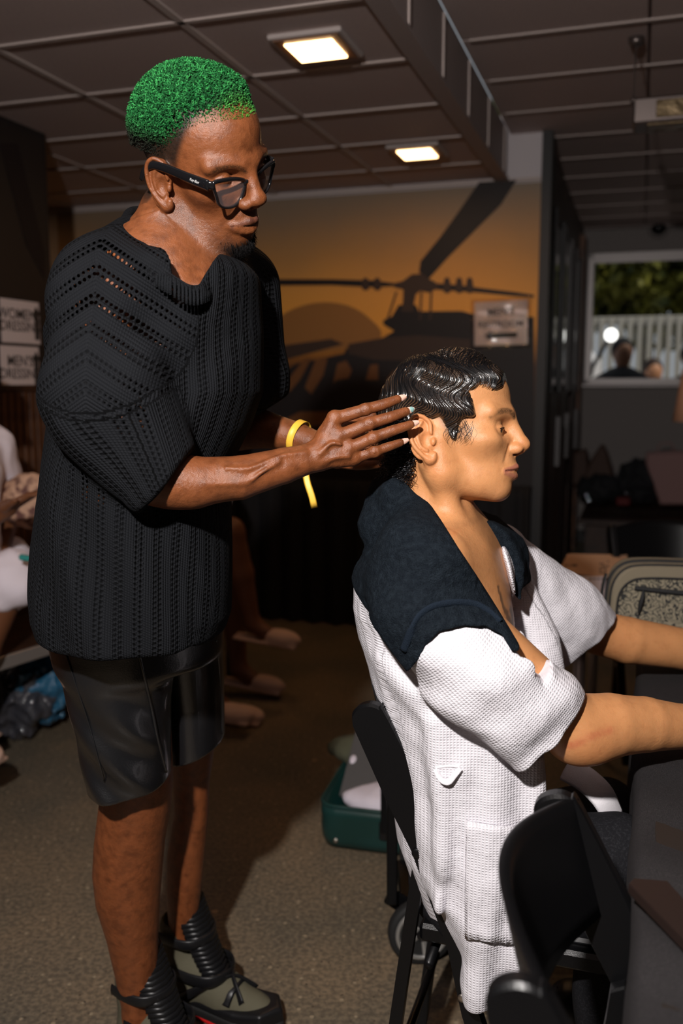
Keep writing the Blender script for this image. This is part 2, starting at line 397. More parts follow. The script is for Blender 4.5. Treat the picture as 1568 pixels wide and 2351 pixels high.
def head_ops(F, nose_w=1.0, lip=1.0, eye_open=0.5, ear=1.0, edx=0.0, edy=0.003, ez=0.0, ey=0.0, bz=None, cr=1.0):
    s = F.s; bz = ez if bz is None else bz
    def E_(c, r, k, t='u', Rm=None): return (t, el(F.p(c), np.array(r) * s, F.R if Rm is None else F.R @ Rm), k)
    def C_(a, b, ra, rb, k, t='u'): return (t, rc(F.p(a), F.p(b), ra * s, rb * s), k)
    o = [E_((-.005 + .093 * (1 - cr), 0, .055), (.093 * cr, .075, .084 * cr), 0)]
    o += [E_((.030, 0, .066), (.076, .066, .066 * cr), .02), E_((.052, 0, .0), (.056, .058, .066), .03)]
    for g in (-1, 1):
        o += [C_((.008, g * .050, -.050), (.080, g * .014, -.076), .018, .015, .03)]
        o += [E_((.066, g * .044, .0), (.026, .020, .015), .02)]
        o += [C_((.006, g * .056, -.045), (.0, g * .062, .0), .014, .014, .03)]
    o += [E_((.046, 0, -.060), (.048, .042, .030), .02), E_((.072, 0, -.042), (.034, .032, .030), .02), E_((.087, 0, -.075), (.015, .020, .0155), .012)]
    for g in (-1, 1):
        o += [C_((.100, g * .012, .046 + bz * .8), (.080, g * (.050 + ey), .048 + bz), .011, .010, .014)]
        o += [E_((.108, g * (.033 + ey), .023 + ez), (.018, .0215, .0130), .013, 's')]
    # nose
    o += [C_((.101, 0, .040), (.119, 0, .000), .0085, .0105, .010), E_((.1225, 0, -.007), (.0125, .0125 * nose_w, .0110), .006)]
    for g in (-1, 1):
        o += [E_((.1125, g * .0125 * nose_w, -.0135), (.012, .0078 * nose_w, .0085), .005)]
    o += [C_((.108, 0, -.022), (.121, 0, -.0165), .005, .005, .004)]
    for g in (-1, 1):
        o += [E_((.1150, g * .0070 * nose_w, -.0220), (.0065, .0036 * nose_w, .0040), .002, 's'), C_((.104, g * .022 * nose_w, -.010), (.099, g * .029, -.034), .0010, .0006, .006, 's')]
    # lips
    up = [F.p(v) for v in spline([(.0960, -.0255, -.0478), (.106, -.015, -.0446), (.1125, -.006, -.0415), (.1120, 0, -.0426), (.1125, .006, -.0415), (.106, .015, -.0446), (.0960, .0255, -.0478)], 2)]
    lo = [F.p(v) for v in spline([(.0965, -.024, -.0495), (.1055, -.012, -.0545), (.1095, 0, -.0560), (.1055, .012, -.0545), (.0965, .024, -.0495)], 2)]
    def prof(n, e, m): return [(e + (m - e) * math.sin(math.pi * i / (n - 1)) ** .7) * lip for i in range(n)]
    o += [('u', chain(up, prof(len(up), .0030, .0054)), .007), ('u', chain(lo, prof(len(lo), .0030, .0066)), .007), E_((.101, 0, -.034), (.0105, .020, .010), .008)]
    mo = [F.p(v) for v in spline([(.0985, -.0275, -.0482), (.111, -.013, -.0470), (.1175, 0, -.0482), (.111, .013, -.0470), (.0985, .0275, -.0482)], 2)]
    o += [('s', chain(mo, .0009), .0025)]
    # eyelids: ball, opening slit
    for g in (-1, 1):
        o += [E_((.0835, g * (.032 + ey), .0215 + ez), (.0142, .0150, .0142), .003)]
        if eye_open > 0: o += [E_((.1005, g * (.0335 + ey), .0190 + ez), (.0085, .0125, .0046 * eye_open), .0012, 's')]
        else: o += [('s', chain([F.p(v) for v in spline([(.092, g * (.019 + ey), .0165 + ez), (.0985, g * (.030 + ey), .0125 + ez), (.091, g * (.045 + ey), .0155 + ez)], 3)], .0009), .002)]
        o += [('s', chain([F.p(v) for v in spline([(.091, g * (.019 + ey), .0265 + ez), (.0965, g * (.031 + ey), .0300 + ez), (.089, g * (.046 + ey), .0265 + ez)], 3)], .0008), .003)]
        o += ear_ops(F, g, ear, edx, edy)
    return o
def face_masks(F, V, ez=0.0, ey=0.0):
    """distances used to colour lips and brows (local metres)"""
    L = F.inv(V)
    up = chain([V3(v) for v in spline([(.0965, -.0255, -.0478), (.107, -.015, -.0440), (.1140, -.006, -.0405), (.1135, 0, -.0418), (.1140, .006, -.0405), (.107, .015, -.0440), (.0965, .0255, -.0478)], 2)], .0045)
    lo = chain([V3(v) for v in spline([(.0965, -.024, -.0495), (.1055, -.012, -.0545), (.1095, 0, -.0560), (.1055, .012, -.0545), (.0965, .024, -.0495)], 2)], .0055)
    Lf = L.astype(f32); dl = np.minimum(up(Lf), lo(Lf))
    br = np.minimum(*[chain([V3(v) for v in spline([(.113, g * (.013 + ey), .042 + ez), (.108, g * (.028 + ey), .050 + ez), (.092, g * (.048 + ey), .047 + ez), (.080, g * (.056 + ey), .040 + ez)], 3)], [.0055] * 4 + [.005] * 3 + [.0035] * 3)(Lf) for g in (-1, 1)])
    mo = chain([V3(v) for v in spline([(.0985, -.0275, -.0482), (.111, -.013, -.0470), (.1175, 0, -.0482), (.111, .013, -.0470), (.0985, .0275, -.0482)], 2)], .0005)(Lf)
    no = np.minimum(*[el((.1150, g * .0075, -.0215), (.0070, .0042, .0045))(Lf) for g in (-1, 1)])
    return L, dl, br, mo, no
def sstep(x, a, b): t = np.clip((x - a) / (b - a), 0, 1); return t * t * (3 - 2 * t)
def hand_ops(wrist, wr, mcps, mr, fingers, thumb, k=.008):
    """wrist point, palm through knuckles, fingers: lists of (point) mcp..tip with radii"""
    o = []
    for m in mcps: o.append(('u', rc(wrist, m, wr, mr), k))
    for a, b in zip(mcps[:-1], mcps[1:]): o.append(('u', rc((wrist * .45 + a * .55), (wrist * .45 + b * .55), mr * 1.02), k))
    for pts, rad in fingers: o.append(('u', chain(pts, rad), .003))
    o.append(('u', chain(thumb[0], thumb[1]), .006))
    return o
def nail(parent, tip, back, nrm, w_, l_, m, label=None):
    """curved long nail plate lying on the finger tip"""
    d = tip - back; d /= np.linalg.norm(d); nrm = nrm - d * np.dot(nrm, d); nrm /= np.linalg.norm(nrm); s_ = np.cross(d, nrm)
    G = []
    for i in range(9):
        t = i / 8; ww = w_ * (math.sin(math.pi * (.18 + .66 * t)) ** .55) * (1 - .35 * max(0, t - .6)); row = []
        for j in range(7):
            a = (j / 6 - .5) * 2.1
            row.append(tip + d * (l_ * (t - .62)) + s_ * ww * math.sin(a) * 1.05 + nrm * (w_ * .95 * (math.cos(a) - .42) + .0004 - .0016 * t * t))
        G.append(row)
    return MB().grid(G).build('fingernail', m, parent, label, smooth=True)
EZ = {}
def eyeball(F, g, parent, iris_m, white_m, look=(1, 0, -.25)):
    c = F.p((.0835, g * .032, .0215 + EZ.get(id(F), 0))); d = F.R @ np.array(look, float); d /= np.linalg.norm(d)
    e = MB(); r = .0124 * F.s; n = 14
    e.lathe(c, d, [(r * math.sin(math.pi * i / n) + 1e-5, -r * math.cos(math.pi * i / n)) for i in range(n + 1)], 20)
    eb = e.build('eyeball', white_m, parent, smooth=True)
    i_ = MB(); i_.lathe(c + d * r * .9, d, [(r * .48, 0), (r * .46, r * .08), (r * .25, r * .15), (.0002, r * .17)], 20); i_.build('iris', iris_m, eb, smooth=True)
def ray_surface(f, c, dirs, rmax=.2, n=26, r0=0.0):
    """outermost radius along each direction where f crosses zero"""
    lo = np.full(len(dirs), r0, f32); hi = np.full(len(dirs), rmax, f32)
    for _ in range(n):
        mid = (lo + hi) / 2; v = f((c + dirs * mid[:, None]).astype(f32)); lo = np.where(v < 0, mid, lo); hi = np.where(v < 0, hi, mid)
    return c + dirs * hi[:, None]
def strands(name, paths, r, m, parent, cols=None, n=3, taper=True):
    """paths (S,K,3) array of hair strands -> one mesh of thin tubes"""
    S, K, _ = paths.shape; T = np.gradient(paths, axis=1); T /= np.linalg.norm(T, axis=2, keepdims=True) + 1e-9
    u = np.cross(T, np.array([.31, .47, .83])); u /= np.linalg.norm(u, axis=2, keepdims=True) + 1e-9; v = np.cross(T, u)
    rr = np.full(K, r)
    if taper: rr = r * (1 - .75 * np.linspace(0, 1, K) ** 2)
    V = np.stack([paths + rr[None, :, None] * (math.cos(2 * math.pi * k / n) * u + math.sin(2 * math.pi * k / n) * v) for k in range(n)], 2)  # S,K,n,3
    idx = np.arange(S * K * n).reshape(S, K, n); q = []
    for k in range(n):
        k2 = (k + 1) % n; q.append(np.stack([idx[:, :-1, k], idx[:, :-1, k2], idx[:, 1:, k2], idx[:, 1:, k]], -1).reshape(-1, 4))
    cc = None
    if cols is not None: cc = np.repeat(cols.reshape(S, K, 1, 4), n, 2).reshape(-1, 4)
    me = mesh_np(name, V.reshape(-1, 3), np.concatenate(q), True, cc)
    return link(name, me, m, parent)

def eyelash(F, g, parent, m, ez=0.0, el0=12):
    c = np.array([.0835, g * .032, .0215 + ez]); pts = []
    for k in range(11):
        u = k / 10; az = math.radians(-42 + 92 * u); e_ = math.radians(el0 * math.sin(math.pi * (.12 + .80 * u)) ** .7 - 3); pts.append(F.p(c + .0149 * np.array([math.cos(e_) * math.cos(az), g * math.cos(e_) * math.sin(az), math.sin(e_)])))
    MB().tube(pts, [.0003] + [.0009] * 9 + [.0004], 6).build('eyelashes', m, parent, smooth=True)
# ================================================================== STANDING HAIRDRESSER
M_skin_dark = mat('skin_brown', rough=.40, attr=True, noise=(70, 4, (.62, .58, .55), .45, .75), bump=[(900, .35, 'n'), (160, .35, 'n')], sss=.06, spec=.6)
M_curl = mat('dyed_curls', rough=.7, attr=True, spec=.25)
M_blackgloss = mat('black_acetate', (.006, .006, .007), .16, spec=.6)
M_lens = mat('clear_lens', (.25, .2, .2), .03, spec=.8); M_lens.node_tree.nodes['Principled BSDF'].inputs['Alpha'].default_value = .16
M_nail = mat('nail_nude', (.74, .46, .36), .12, coat=.6)
M_nail_t = mat('nail_teal_tip', (.25, .42, .40), .15, coat=.6)
M_nail_m = mat('nail_mauve', (.25, .2, .19), .15, coat=.6)
M_white_eye = mat('eye_white', (.62, .57, .52), .15, coat=.5); M_iris = mat('iris_brown', (.018, .008, .004), .08, coat=.8)
M_band = mat('yellow_paper_band', (.85, .50, .05), .45)
M_logo = mat('silver_print', (.75, .75, .75), .35, metal=.4)

man = empty('person', (-.2, 1.75, 0), 'person with green curly hair, standing in black knitted top and leather shorts, styling hair', 'person')
SK_D = np.array([.200, .062, .020]); SK_DL = np.array([.20, .070, .028])
FH = Frame((-.222, 1.46, 1.6725), math.radians(-32.5), math.radians(21.8), math.radians(22.5), 1.023)
nb = P(395, 640, 1.47)
wr_near = J(728, 1047, 1.36, 33)
body_near_arm = [J(230, 700, 1.375, 60), J(335, 1095, 1.30, 60), J(450, 1106, 1.32, 56), J(550, 1097, 1.33, 50), J(650, 1070, 1.345, 41), wr_near]
far_arm = [J(560, 650, 1.66, 70), J(540, 985, 1.66, 50), J(600, 985, 1.64, 44), J(680, 1002, 1.61, 33), J(730, 1022, 1.59, 29)]
def arm_ops(a, k=.003):
    return [('u', rc(a[i][0], a[i + 1][0], a[i][1], a[i + 1][1]), k) for i in range(len(a) - 1)]
HY = 1.365
def hp(x, y, dy=0): return P(x, y, HY + dy)
fing_px = [
    ([(768, 962, 0), (839, 940, -.004), (879, 929, .001), (912, 917, .008)], [.0105, .0086, .0080, .0066]),
    ([(777, 1003, -.006), (848, 972, -.012), (895, 958, -.007), (931, 945, .002)], [.0108, .0090, .0083, .0068]),
    ([(800, 1031, -.006), (856, 1005, -.012), (903, 988, -.007), (942, 975, .002)], [.0102, .0086, .0079, .0064]),
    ([(812, 1052, 0), (860, 1037, -.006), (891, 1026, -.002), (919, 1016, .004)], [.0094, .0076, .0070, .0058])]
fingers_n = [([hp(*q) for q in pts], rad) for pts, rad in fing_px]
mc_n = [f[0][0] for f in fingers_n]
thumb_n = ([hp(742, 1020, .02), hp(780, 985, .045), hp(820, 962, .062), hp(852, 955, .066)], [.014, .0125, .011, .009])
nh = hand_ops(wr_near[0], .019, mc_n, .0125, fingers_n, thumb_n)
for pts, rad in fingers_n:      # knuckle swellings
    nh.append(('u', el(pts[0] + np.array([0, -.006, .003]), (.010, .007, .010)), .006)); nh.append(('u', el(pts[1] + np.array([0, -.002, 0]), (.0088, .0086, .0092)), .004))
for i, (pts, rad) in enumerate(fingers_n):   # tendons on the back of the hand, skin creases over the joints
    nh.append(('u', rc(wr_near[0] * .75 + pts[0] * .25 + np.array([0, -.014, 0]), pts[0] + np.array([0, -.0085, 0]), .0028, .0030), .007))
    for j in (1, 2):
        d = pts[j] - pts[j - 1]; d = d / np.linalg.norm(d); pp = np.array([-d[2], 0, d[0]])
        for o_ in (-.0032, 0, .0032):
            b_ = pts[j] + d * o_ + np.array([0, -rad[j] * 1.12, 0]); nh.append(('s', rc(b_ - pp * .0055, b_ + pp * .0055, .0005), .0016))
# veins on forearm and hand
def vein(pl, dy, r=.0013): return ('u', chain(spline([P(x, y, Y + .0015) for x, y, Y in pl], 4), r), .009)
veins = [vein([(520, 1075, 1.296), (575, 1075, 1.302), (640, 1048, 1.318), (700, 1040, 1.333)], 0), vein([(470, 1110, 1.286), (560, 1108, 1.300), (600, 1085, 1.302), (640, 1060, 1.316)], 0),
         vein([(735, 1040, 1.336), (760, 1018, 1.337), (782, 1020, 1.340)], 0), vein([(738, 1062, 1.342), (770, 1050, 1.340), (800, 1048, 1.345)], 0)]
wf = P(735, 1024, 1.59)
FF = [([P(x, y, Y) for x, y, Y in pl], [.0105, .0088, .008, .0066]) for pl in (
    [(775, 1010, 1.60), (830, 1003, 1.61), (868, 1000, 1.59), (895, 1000, 1.565)], [(778, 1030, 1.595), (838, 1030, 1.60), (875, 1026, 1.58), (902, 1024, 1.555)],
    [(776, 1046, 1.585), (832, 1050, 1.59), (866, 1048, 1.57), (890, 1046, 1.55)], [(772, 1060, 1.575), (818, 1068, 1.575), (846, 1068, 1.56), (868, 1066, 1.545)])]
fh = hand_ops(wf, .019, [f[0][0] for f in FF], .012, FF, ([P(745, 1010, 1.575), P(775, 990, 1.56), P(810, 978, 1.56), P(835, 975, 1.565)], [.013, .012, .0105, .0085]))
near_leg = [(1480, 175, 385, 1.52), (1790, 236, 396, 1.58), (1850, 228, 392, 1.60), (1930, 218, 378, 1.62), (2000, 214, 372, 1.635), (2070, 222, 366, 1.645), (2150, 246, 362, 1.655), (2230, 264, 362, 1.665), (2300, 278, 362, 1.67), (2351, 280, 365, 1.67)]
far_leg = [(1480, 375, 510, 1.70), (1715, 392, 492, 1.76), (1800, 398, 480, 1.79), (1870, 400, 478, 1.80), (1960, 384, 470, 1.82), (2040, 382, 462, 1.83), (2130, 388, 452, 1.84), (2190, 392, 452, 1.845), (2250, 392, 455, 1.85)]
def leg(rows):
    r = colrows(rows, 1.6, .05); r = [(z, cx, cy, rx, rx * 1.02) for z, cx, cy, rx, ry in r]
    zt = r[0][0]; zb = r[-1][0]; return sub([('u', column(r), 0), ('i', plane((0, 0, zt), (0, 0, 1)), .01), ('i', plane((0, 0, zb), (0, 0, -1)), .02)])
body = head_ops(FH, nose_w=1.28, lip=1.22, eye_open=0, ear=1.02, edx=.026, ez=-.002, ey=.003, bz=-.010, cr=.965)
body += [('u', rc(FH.p(-.036, 0, -.02), nb, .043, .057), .010)]
for g, e in ((-1, P(405, 655, 1.40)), (1, P(475, 655, 1.44))):
    body.append(('u', rc(FH.p(-.036, g * .054, -.045), e, .010, .010), .022))
body += [('u', rc(P(310, 610, 1.43), P(235, 680, 1.39), .040, .042), .05), ('u', rc(P(470, 630, 1.56), P(545, 665, 1.62), .045, .045), .06)]
body += [('u', el(P(385, 800, 1.49), (.135, .115, .20)), .06), ('u', el(P(330, 1150, 1.50), (.13, .11, .2)), .06), ('u', el(P(320, 1420, 1.53), (.115, .10, .09)), .06)]
body += [('u', rc(P(385, 668, 1.385), P(300, 640, 1.35), .008), .02), ('u', rc(P(462, 668, 1.40), P(540, 650, 1.52), .008), .02), ('s', el(P(425, 668, 1.36), (.012, .015, .012)), .015)]
body += arm_ops(body_near_arm) + [('u', el(P(405, 1112, 1.315), (.055, .03, .034)), .02)] + nh + veins + arm_ops(far_arm) + fh
body += [('u', leg(near_leg), .03), ('u', leg(far_leg), .03)]
def fuzz(p): return .0
def paint_man(V):
    L, dl, br, mo, no = face_masks(FH, V, -.011, .003); n1 = vn(V, 60, 1); n2 = vn(V, 260, 2); n3 = vn(V, 900, 5)
    c = SK_D[None] * (1 + .10 * n1[:, None] + .04 * n2[:, None])
    c = np.where((V[:, 2] < 1.0)[:, None], c * np.array([1.05, .98, .95]) * (1 - .22 * np.clip(vn(V, 120, 7), 0, 1))[:, None], c)
    x, y, z = L.T
    isface = (V[:, 2] > 1.42) & (np.abs(y) < .1) & (z > -.13) & (x > -.12)
    a = np.where(isface, 1 - sstep(dl, -.0008, .0018), 0)[:, None]; c = c * (1 - a) + np.array([.105, .042, .032]) * a
    a = np.where((V[:, 2] > 1.42), np.clip(np.exp(-(np.maximum(mo, 0) / .0011) ** 2) * .85 + (no < .0006) * .8, 0, .9), 0)[:, None]; c = c * (1 - a) + np.array([.012, .006, .004]) * a  # painted shade along the mouth groove and inside the nostrils
    a = np.where(isface, (1 - sstep(br, -.002, .0015)) * (.35 + .4 * (n3 > -.2)), 0)[:, None]; c = c * (1 - a) + np.array([.020, .012, .006]) * a
    # stubble: jaw, moustache, goatee
    go = np.exp(-(((x - .088) / .016) ** 2 + ((z + .086) / .014) ** 2 + (y / .034) ** 2) * .8) * 2.0
    mu = np.exp(-(((x - .108) / .014) ** 2 + ((z + .031) / .0055) ** 2 + (y / .026) ** 2) * .7) * .55
    jw = np.exp(-((np.abs(y) - .055) / .022) ** 2 - ((z + .045) / .03) ** 2 - ((x - .03) / .035) ** 2) * .7
    ri = np.exp(-(((x - .085) / .02) ** 2 + ((z + .060) / .018) ** 2 + ((np.abs(y) - .030) / .007) ** 2)) * .5
    a = np.where(isface, np.clip(go + (mu + jw + ri) * (.6 + .4 * n3), 0, .93), 0)[:, None]; c = c * (1 - a) + np.array([.007, .005, .004]) * a
    # faded short sides and back of the head
    lim = np.interp(x, [-.10, -.03, .0, .028, .042, .05, .065, .09], [-.055, -.05, .012, .012, .045, .070, .095, .100])
    a = sstep(z, lim - .004, lim + .022 + .012 * np.clip(x / .05, 0, 1)) * (.93 + .07 * n3) * (np.abs(y) < .095)
    a = np.where(isface & ~((np.abs(y) > .0765) & (z < .04)), np.clip(a, 0, .96), 0)[:, None]; c = c * (1 - a) + np.array([.010, .008, .006]) * a
    # darker ear shadow-free skin; palms of no consequence; old marks on shins
    return np.concatenate([np.clip(c, .003, 1), np.ones((len(V), 1))], 1)
def part_mesh(ops, boxes, name, m, parent, paint, label=None):
    Vs = []; Qs = []; o = 0
    for lo, hi, h in boxes:
        V, Q = polygonize(ops, lo, hi, h); Vs.append(V); Qs.append(Q + o); o += len(V)
    V = np.concatenate(Vs); me = mesh_np(name, V, np.concatenate(Qs), True, paint(V)); return link(name, me, m, parent, label)
zc = 1.44
# one body surface, sampled finely at the head and the hands
bodyobj = part_mesh(body, [((-.45, 1.28, zc), (.0, 1.70, 1.90), .0017), ((-.65, 1.15, -.02), (-.17, 2.0, 1.455), .0042), ((-.18, 1.25, .9), (.19, 1.75, zc), .0017)], 'body', M_skin_dark, man, paint_man)
# nails
tn = [(f[0][-1], f[0][-2], f[1][-1]) for f in fingers_n]
for i, (t, b, r) in enumerate(tn):
    nail(bodyobj, t + (t - b) / np.linalg.norm(t - b) * (r + .001), b, np.array([0, -1, .12]), r * .82, .0185, M_nail)
    if i == 1: nail(bodyobj, t + (t - b) / np.linalg.norm(t - b) * (r + .0048) + np.array([0, -.0006, 0]), b, np.array([0, -1, .12]), r * .70, .0075, M_nail_t, 'teal glitter nail tip')
# ---- dyed curls
scalp = sub(head_ops(FH, cr=.965)[:3])
def scalp_pts(n, seed, F, f, zmin_fn, c0=(0, 0, .055)):
    rs = np.random.RandomState(seed); d = rs.randn(n, 3); d /= np.linalg.norm(d, axis=1)[:, None]; d[:, 2] = np.abs(d[:, 2]) * 1.0 - .28 * (rs.rand(n) < .45)
    d /= np.linalg.norm(d, axis=1)[:, None]; dw = d @ F.R.T; p = ray_surface(f, F.p(c0), dw); L = F.inv(p)
    k = zmin_fn(L); return p[k], dw[k], L[k]
def hairline(L): return np.interp(L[:, 0], [-.11, -.06, -.02, .01, .03, .05, .07, .09, .11], [-.010, -.004, .032, .050, .070, .090, .100, .104, .104])
hp_, hd_, hL = scalp_pts(30000, 3, FH, scalp, lambda L: L[:, 2] > hairline(L) - .006)
hm = hL[:, 2] - hairline(hL)
ln = .019 * sstep(hm, -.010, .035) + .004
mass_ops = [('u', el(FH.p(-.006, 0, .072), np.array((.085, .071, .074)), FH.R), 0), ('u', el(FH.p(.036, 0, .088), np.array((.060, .058, .049)), FH.R), .02),
            ('d', lambda p: (.0028 * vn(p, 230, 3) + .0022 * vn(p, 420, 9)).astype(f32), 0),
            ('i', sub([('u', lambda p: (lambda q: (np.interp(q[..., 0], [-.11, -.06, -.02, .01, .03, .05, .07, .09, .11], [-.010, -.004, .032, .050, .070, .090, .100, .104, .104]).astype(f32) + .006 - q[..., 2].astype(f32)))(FH.inv(p)), 0)]), .018)]
def hair_col(L, n, rnd):
    k = sstep(L[:, 2] - np.interp(L[:, 0], [-.1, .0, .06], [.045, .052, .05]), -.004, .030)[:, None]
    fr = sstep(L[:, 0], .06, .105)[:, None]
    g = np.array([.020, .20, .050]) * (1 - fr) + np.array([.11, .34, .030]) * fr
    g = g * (.30 + 1.0 * rnd[:, None] ** 1.5) + np.array([.02, .08, .02]) * (rnd[:, None] > .8)
    c = np.array([.008, .009, .005]) * (1 - k) + g * k
    return c
def mass_paint(V):
    L = FH.inv(V); c = hair_col(L, 0, np.clip(.25 + .28 * vn(V, 230, 3) + .2 * vn(V, 420, 9), 0, 1)) * .40
    return np.concatenate([c, np.ones((len(V), 1))], 1)
hair = sdf_mesh('hair', mass_ops, FH.p(0, 0, .09) - .16, FH.p(0, 0, .09) + .16, .0018, M_curl, man, mass_paint)
rs = np.random.RandomState(5); sel = rs.permutation(len(hp_))[:11000]; hp_, hd_, hL, ln, hm = hp_[sel], hd_[sel], hL[sel], ln[sel], hm[sel]
K = 9; t = np.linspace(0, 1, K); n_ = len(hp_); up3 = FH.R[:, 2]
out = hd_ * .8 + up3[None] * .2; out /= np.linalg.norm(out, axis=1)[:, None]
u_ = np.cross(out, rs.randn(n_, 3)); u_ /= np.linalg.norm(u_, axis=1)[:, None]; v_ = np.cross(out, u_)
ph = rs.rand(n_) * 6.28; tw = rs.choice([-1, 1], n_) * (7 + 5 * rs.rand(n_)); rad = (.0012 + .0016 * rs.rand(n_)) * sstep(hm, -.01, .045)
ang = ph[:, None] + tw[:, None] * t
base_off = np.maximum(ln - .010, 0) * .55
paths = hp_[:, None] + out[:, None] * (base_off[:, None] + (.0085 * sstep(hm, -.01, .05) + .0012)[:, None] * t * (.6 + .6 * rs.rand(n_))[:, None])[..., None] + (u_[:, None] * np.cos(ang)[..., None] + v_[:, None] * np.sin(ang)[..., None]) * rad[:, None, None]
cc = hair_col(hL, 0, rs.rand(n_)); cc = np.concatenate([np.repeat(cc[:, None], K, 1) * (.55 + .75 * t)[None, :, None], np.ones((n_, K, 1))], 2)
cu = strands('curls', paths, .00055, M_curl, hair, cc, n=3, taper=False); cu['kind'] = 'stuff'
# goatee hairs
gp = []
rs = np.random.RandomState(8)
bf = sub(head_ops(FH)[:12] )
d = np.stack([rs.normal(.088, .010, 1500), rs.normal(0, .020, 1500), rs.normal(-.085, .008, 1500)], 1); d = d[(d[:, 2] < -.074)]
dirs = (d - np.array([.05, 0, -.05])); dirs /= np.linalg.norm(dirs, axis=1)[:, None]; sp = ray_surface(bf, FH.p(.05, 0, -.05), dirs @ FH.R.T, .09)
nG = len(sp); t4 = np.linspace(0, 1, 4); gdir = (dirs @ FH.R.T) * .6 + np.array([0, 0, -.8]); wob = rs.randn(nG, 3) * .0015
paths = sp[:, None] + gdir[:, None] * (t4 * .009)[None, :, None] + wob[:, None] * (t4 ** 2)[None, :, None]
M_blackhair = mat('black_hair', (.005, .004, .004), .6, spec=.15)
gt = strands('goatee', paths, .0004, M_blackhair, man); gt['kind'] = 'stuff'
# ---- glasses
gl = empty('eyeglasses', FH.p(.11, 0, .0), 'black square-rimmed eyeglasses worn low on the nose of the standing person', 'glasses')
FG = Frame((-.1358, 1.40, 1.636), math.radians(-27), math.radians(23.3), math.radians(24.2), 1.0435)
rimf = MB(); lensm = []
RIM = [(.012, .0125), (.030, .0180), (.050, .0200), (.066, .0185), (.0655, .010), (.061, -.002), (.0565, -.013), (.046, -.0195), (.030, -.0205), (.018, -.014), (.012, -.002), (.010, .006)]
def rim_pts(g): return [FG.p(-.010 * (u / .066) ** 2, g * u, v) for u, v in RIM]
for g in (-1, 1):
    pl = spline(rim_pts(g), 4, True); n = len(pl); rr = [.0020 + .0013 * max(0, math.cos(2 * math.pi * (i / n - .14))) for i in range(n)]
    rimf.tube(pl, .0030, 8, True, sy=rr, up=FG.R[:, 0])
    c = sum(pl) / len(pl); inner_ = [c + (p - c) * .95 for p in pl]
    m_ = MB(); m_.prism(inner_, FG.R[:, 0], .0012); lensm.append(m_)
    rimf.tube(spline([FG.p(-.009, g * .0655, .0145), FG.p(-.014, g * .0700, .0145), FG.p(-.022, g * .0715, .0145)], 3), .0030, 8, sy=.0068, up=FG.R[:, 0])
rimf.tube(spline([FG.p(0, -.013, .009), FG.p(.003, 0, .012), FG.p(0, .013, .009)], 4), .0028, 8, sy=.0038, up=FG.R[:, 0])
rimf.build('rims', M_blackgloss, gl, smooth=True)
for m_ in lensm: m_.build('lens', M_lens, gl)
for g in (-1, 1):
    t_ = MB(); pp = spline([FG.p(-.014, g * .0715, .0145), FG.p(-.05, g * .0745, .0150), FG.p(-.085, g * .0765, .0160), FG.p(-.112, g * .0780, .0130), FG.p(-.126, g * .078, .000), FG.p(-.132, g * .077, -.014)], 5)
    n = len(pp); t_.tube(pp, [.0020] * n, 8, sy=[.0085 - .0045 * (i / n) for i in range(n)], up=FG.R[:, 1]); tb = t_.build('temple', M_blackgloss, gl, smooth=True)
    h_ = MB(); h_.lathe(FG.p(-.026, g * .0690, .0165), -FG.R[:, 1] * g, [(.0012, 0), (.0010, .0012)], 10); h_.build('hinge_rivet', M_logo, tb, smooth=True)
def text_obj(txt, o, xd, yd, size, m, parent=None, name='lettering', ext=.0004, align='CENTER', shear=0, bold=0, sx=1.0):
    c = bpy.data.curves.new(name, 'FONT'); c.body = txt; c.size = 1; c.align_x = align; c.align_y = 'CENTER'; c.extrude = ext / size; c.shear = shear; c.offset = bold; c.resolution_u = 3
    ob = bpy.data.objects.new(name + '_tmp', c); C.objects.link(ob)
    dg = bpy.context.evaluated_depsgraph_get(); dg.update(); me = bpy.data.meshes.new_from_object(ob.evaluated_get(dg)); bpy.data.objects.remove(ob)
    xd = np.asarray(xd, float); xd = xd / np.linalg.norm(xd); yd = np.asarray(yd, float); yd = yd - xd * np.dot(xd, yd); yd /= np.linalg.norm(yd); zd = np.cross(xd, yd)
    M = Matrix([[xd[i] * size * sx, yd[i] * size, zd[i] * size, o[i]] for i in range(3)] + [[0, 0, 0, 1]]); me.transform(M); me.materials.clear()
    return link(name, me, m, parent)
text_obj('Ray-Ban', FG.p(-.036, -.0760, .0150), FG.R[:, 0] * 1.0, FG.R[:, 2], .0052, M_logo, gl, 'lettering', shear=.25)
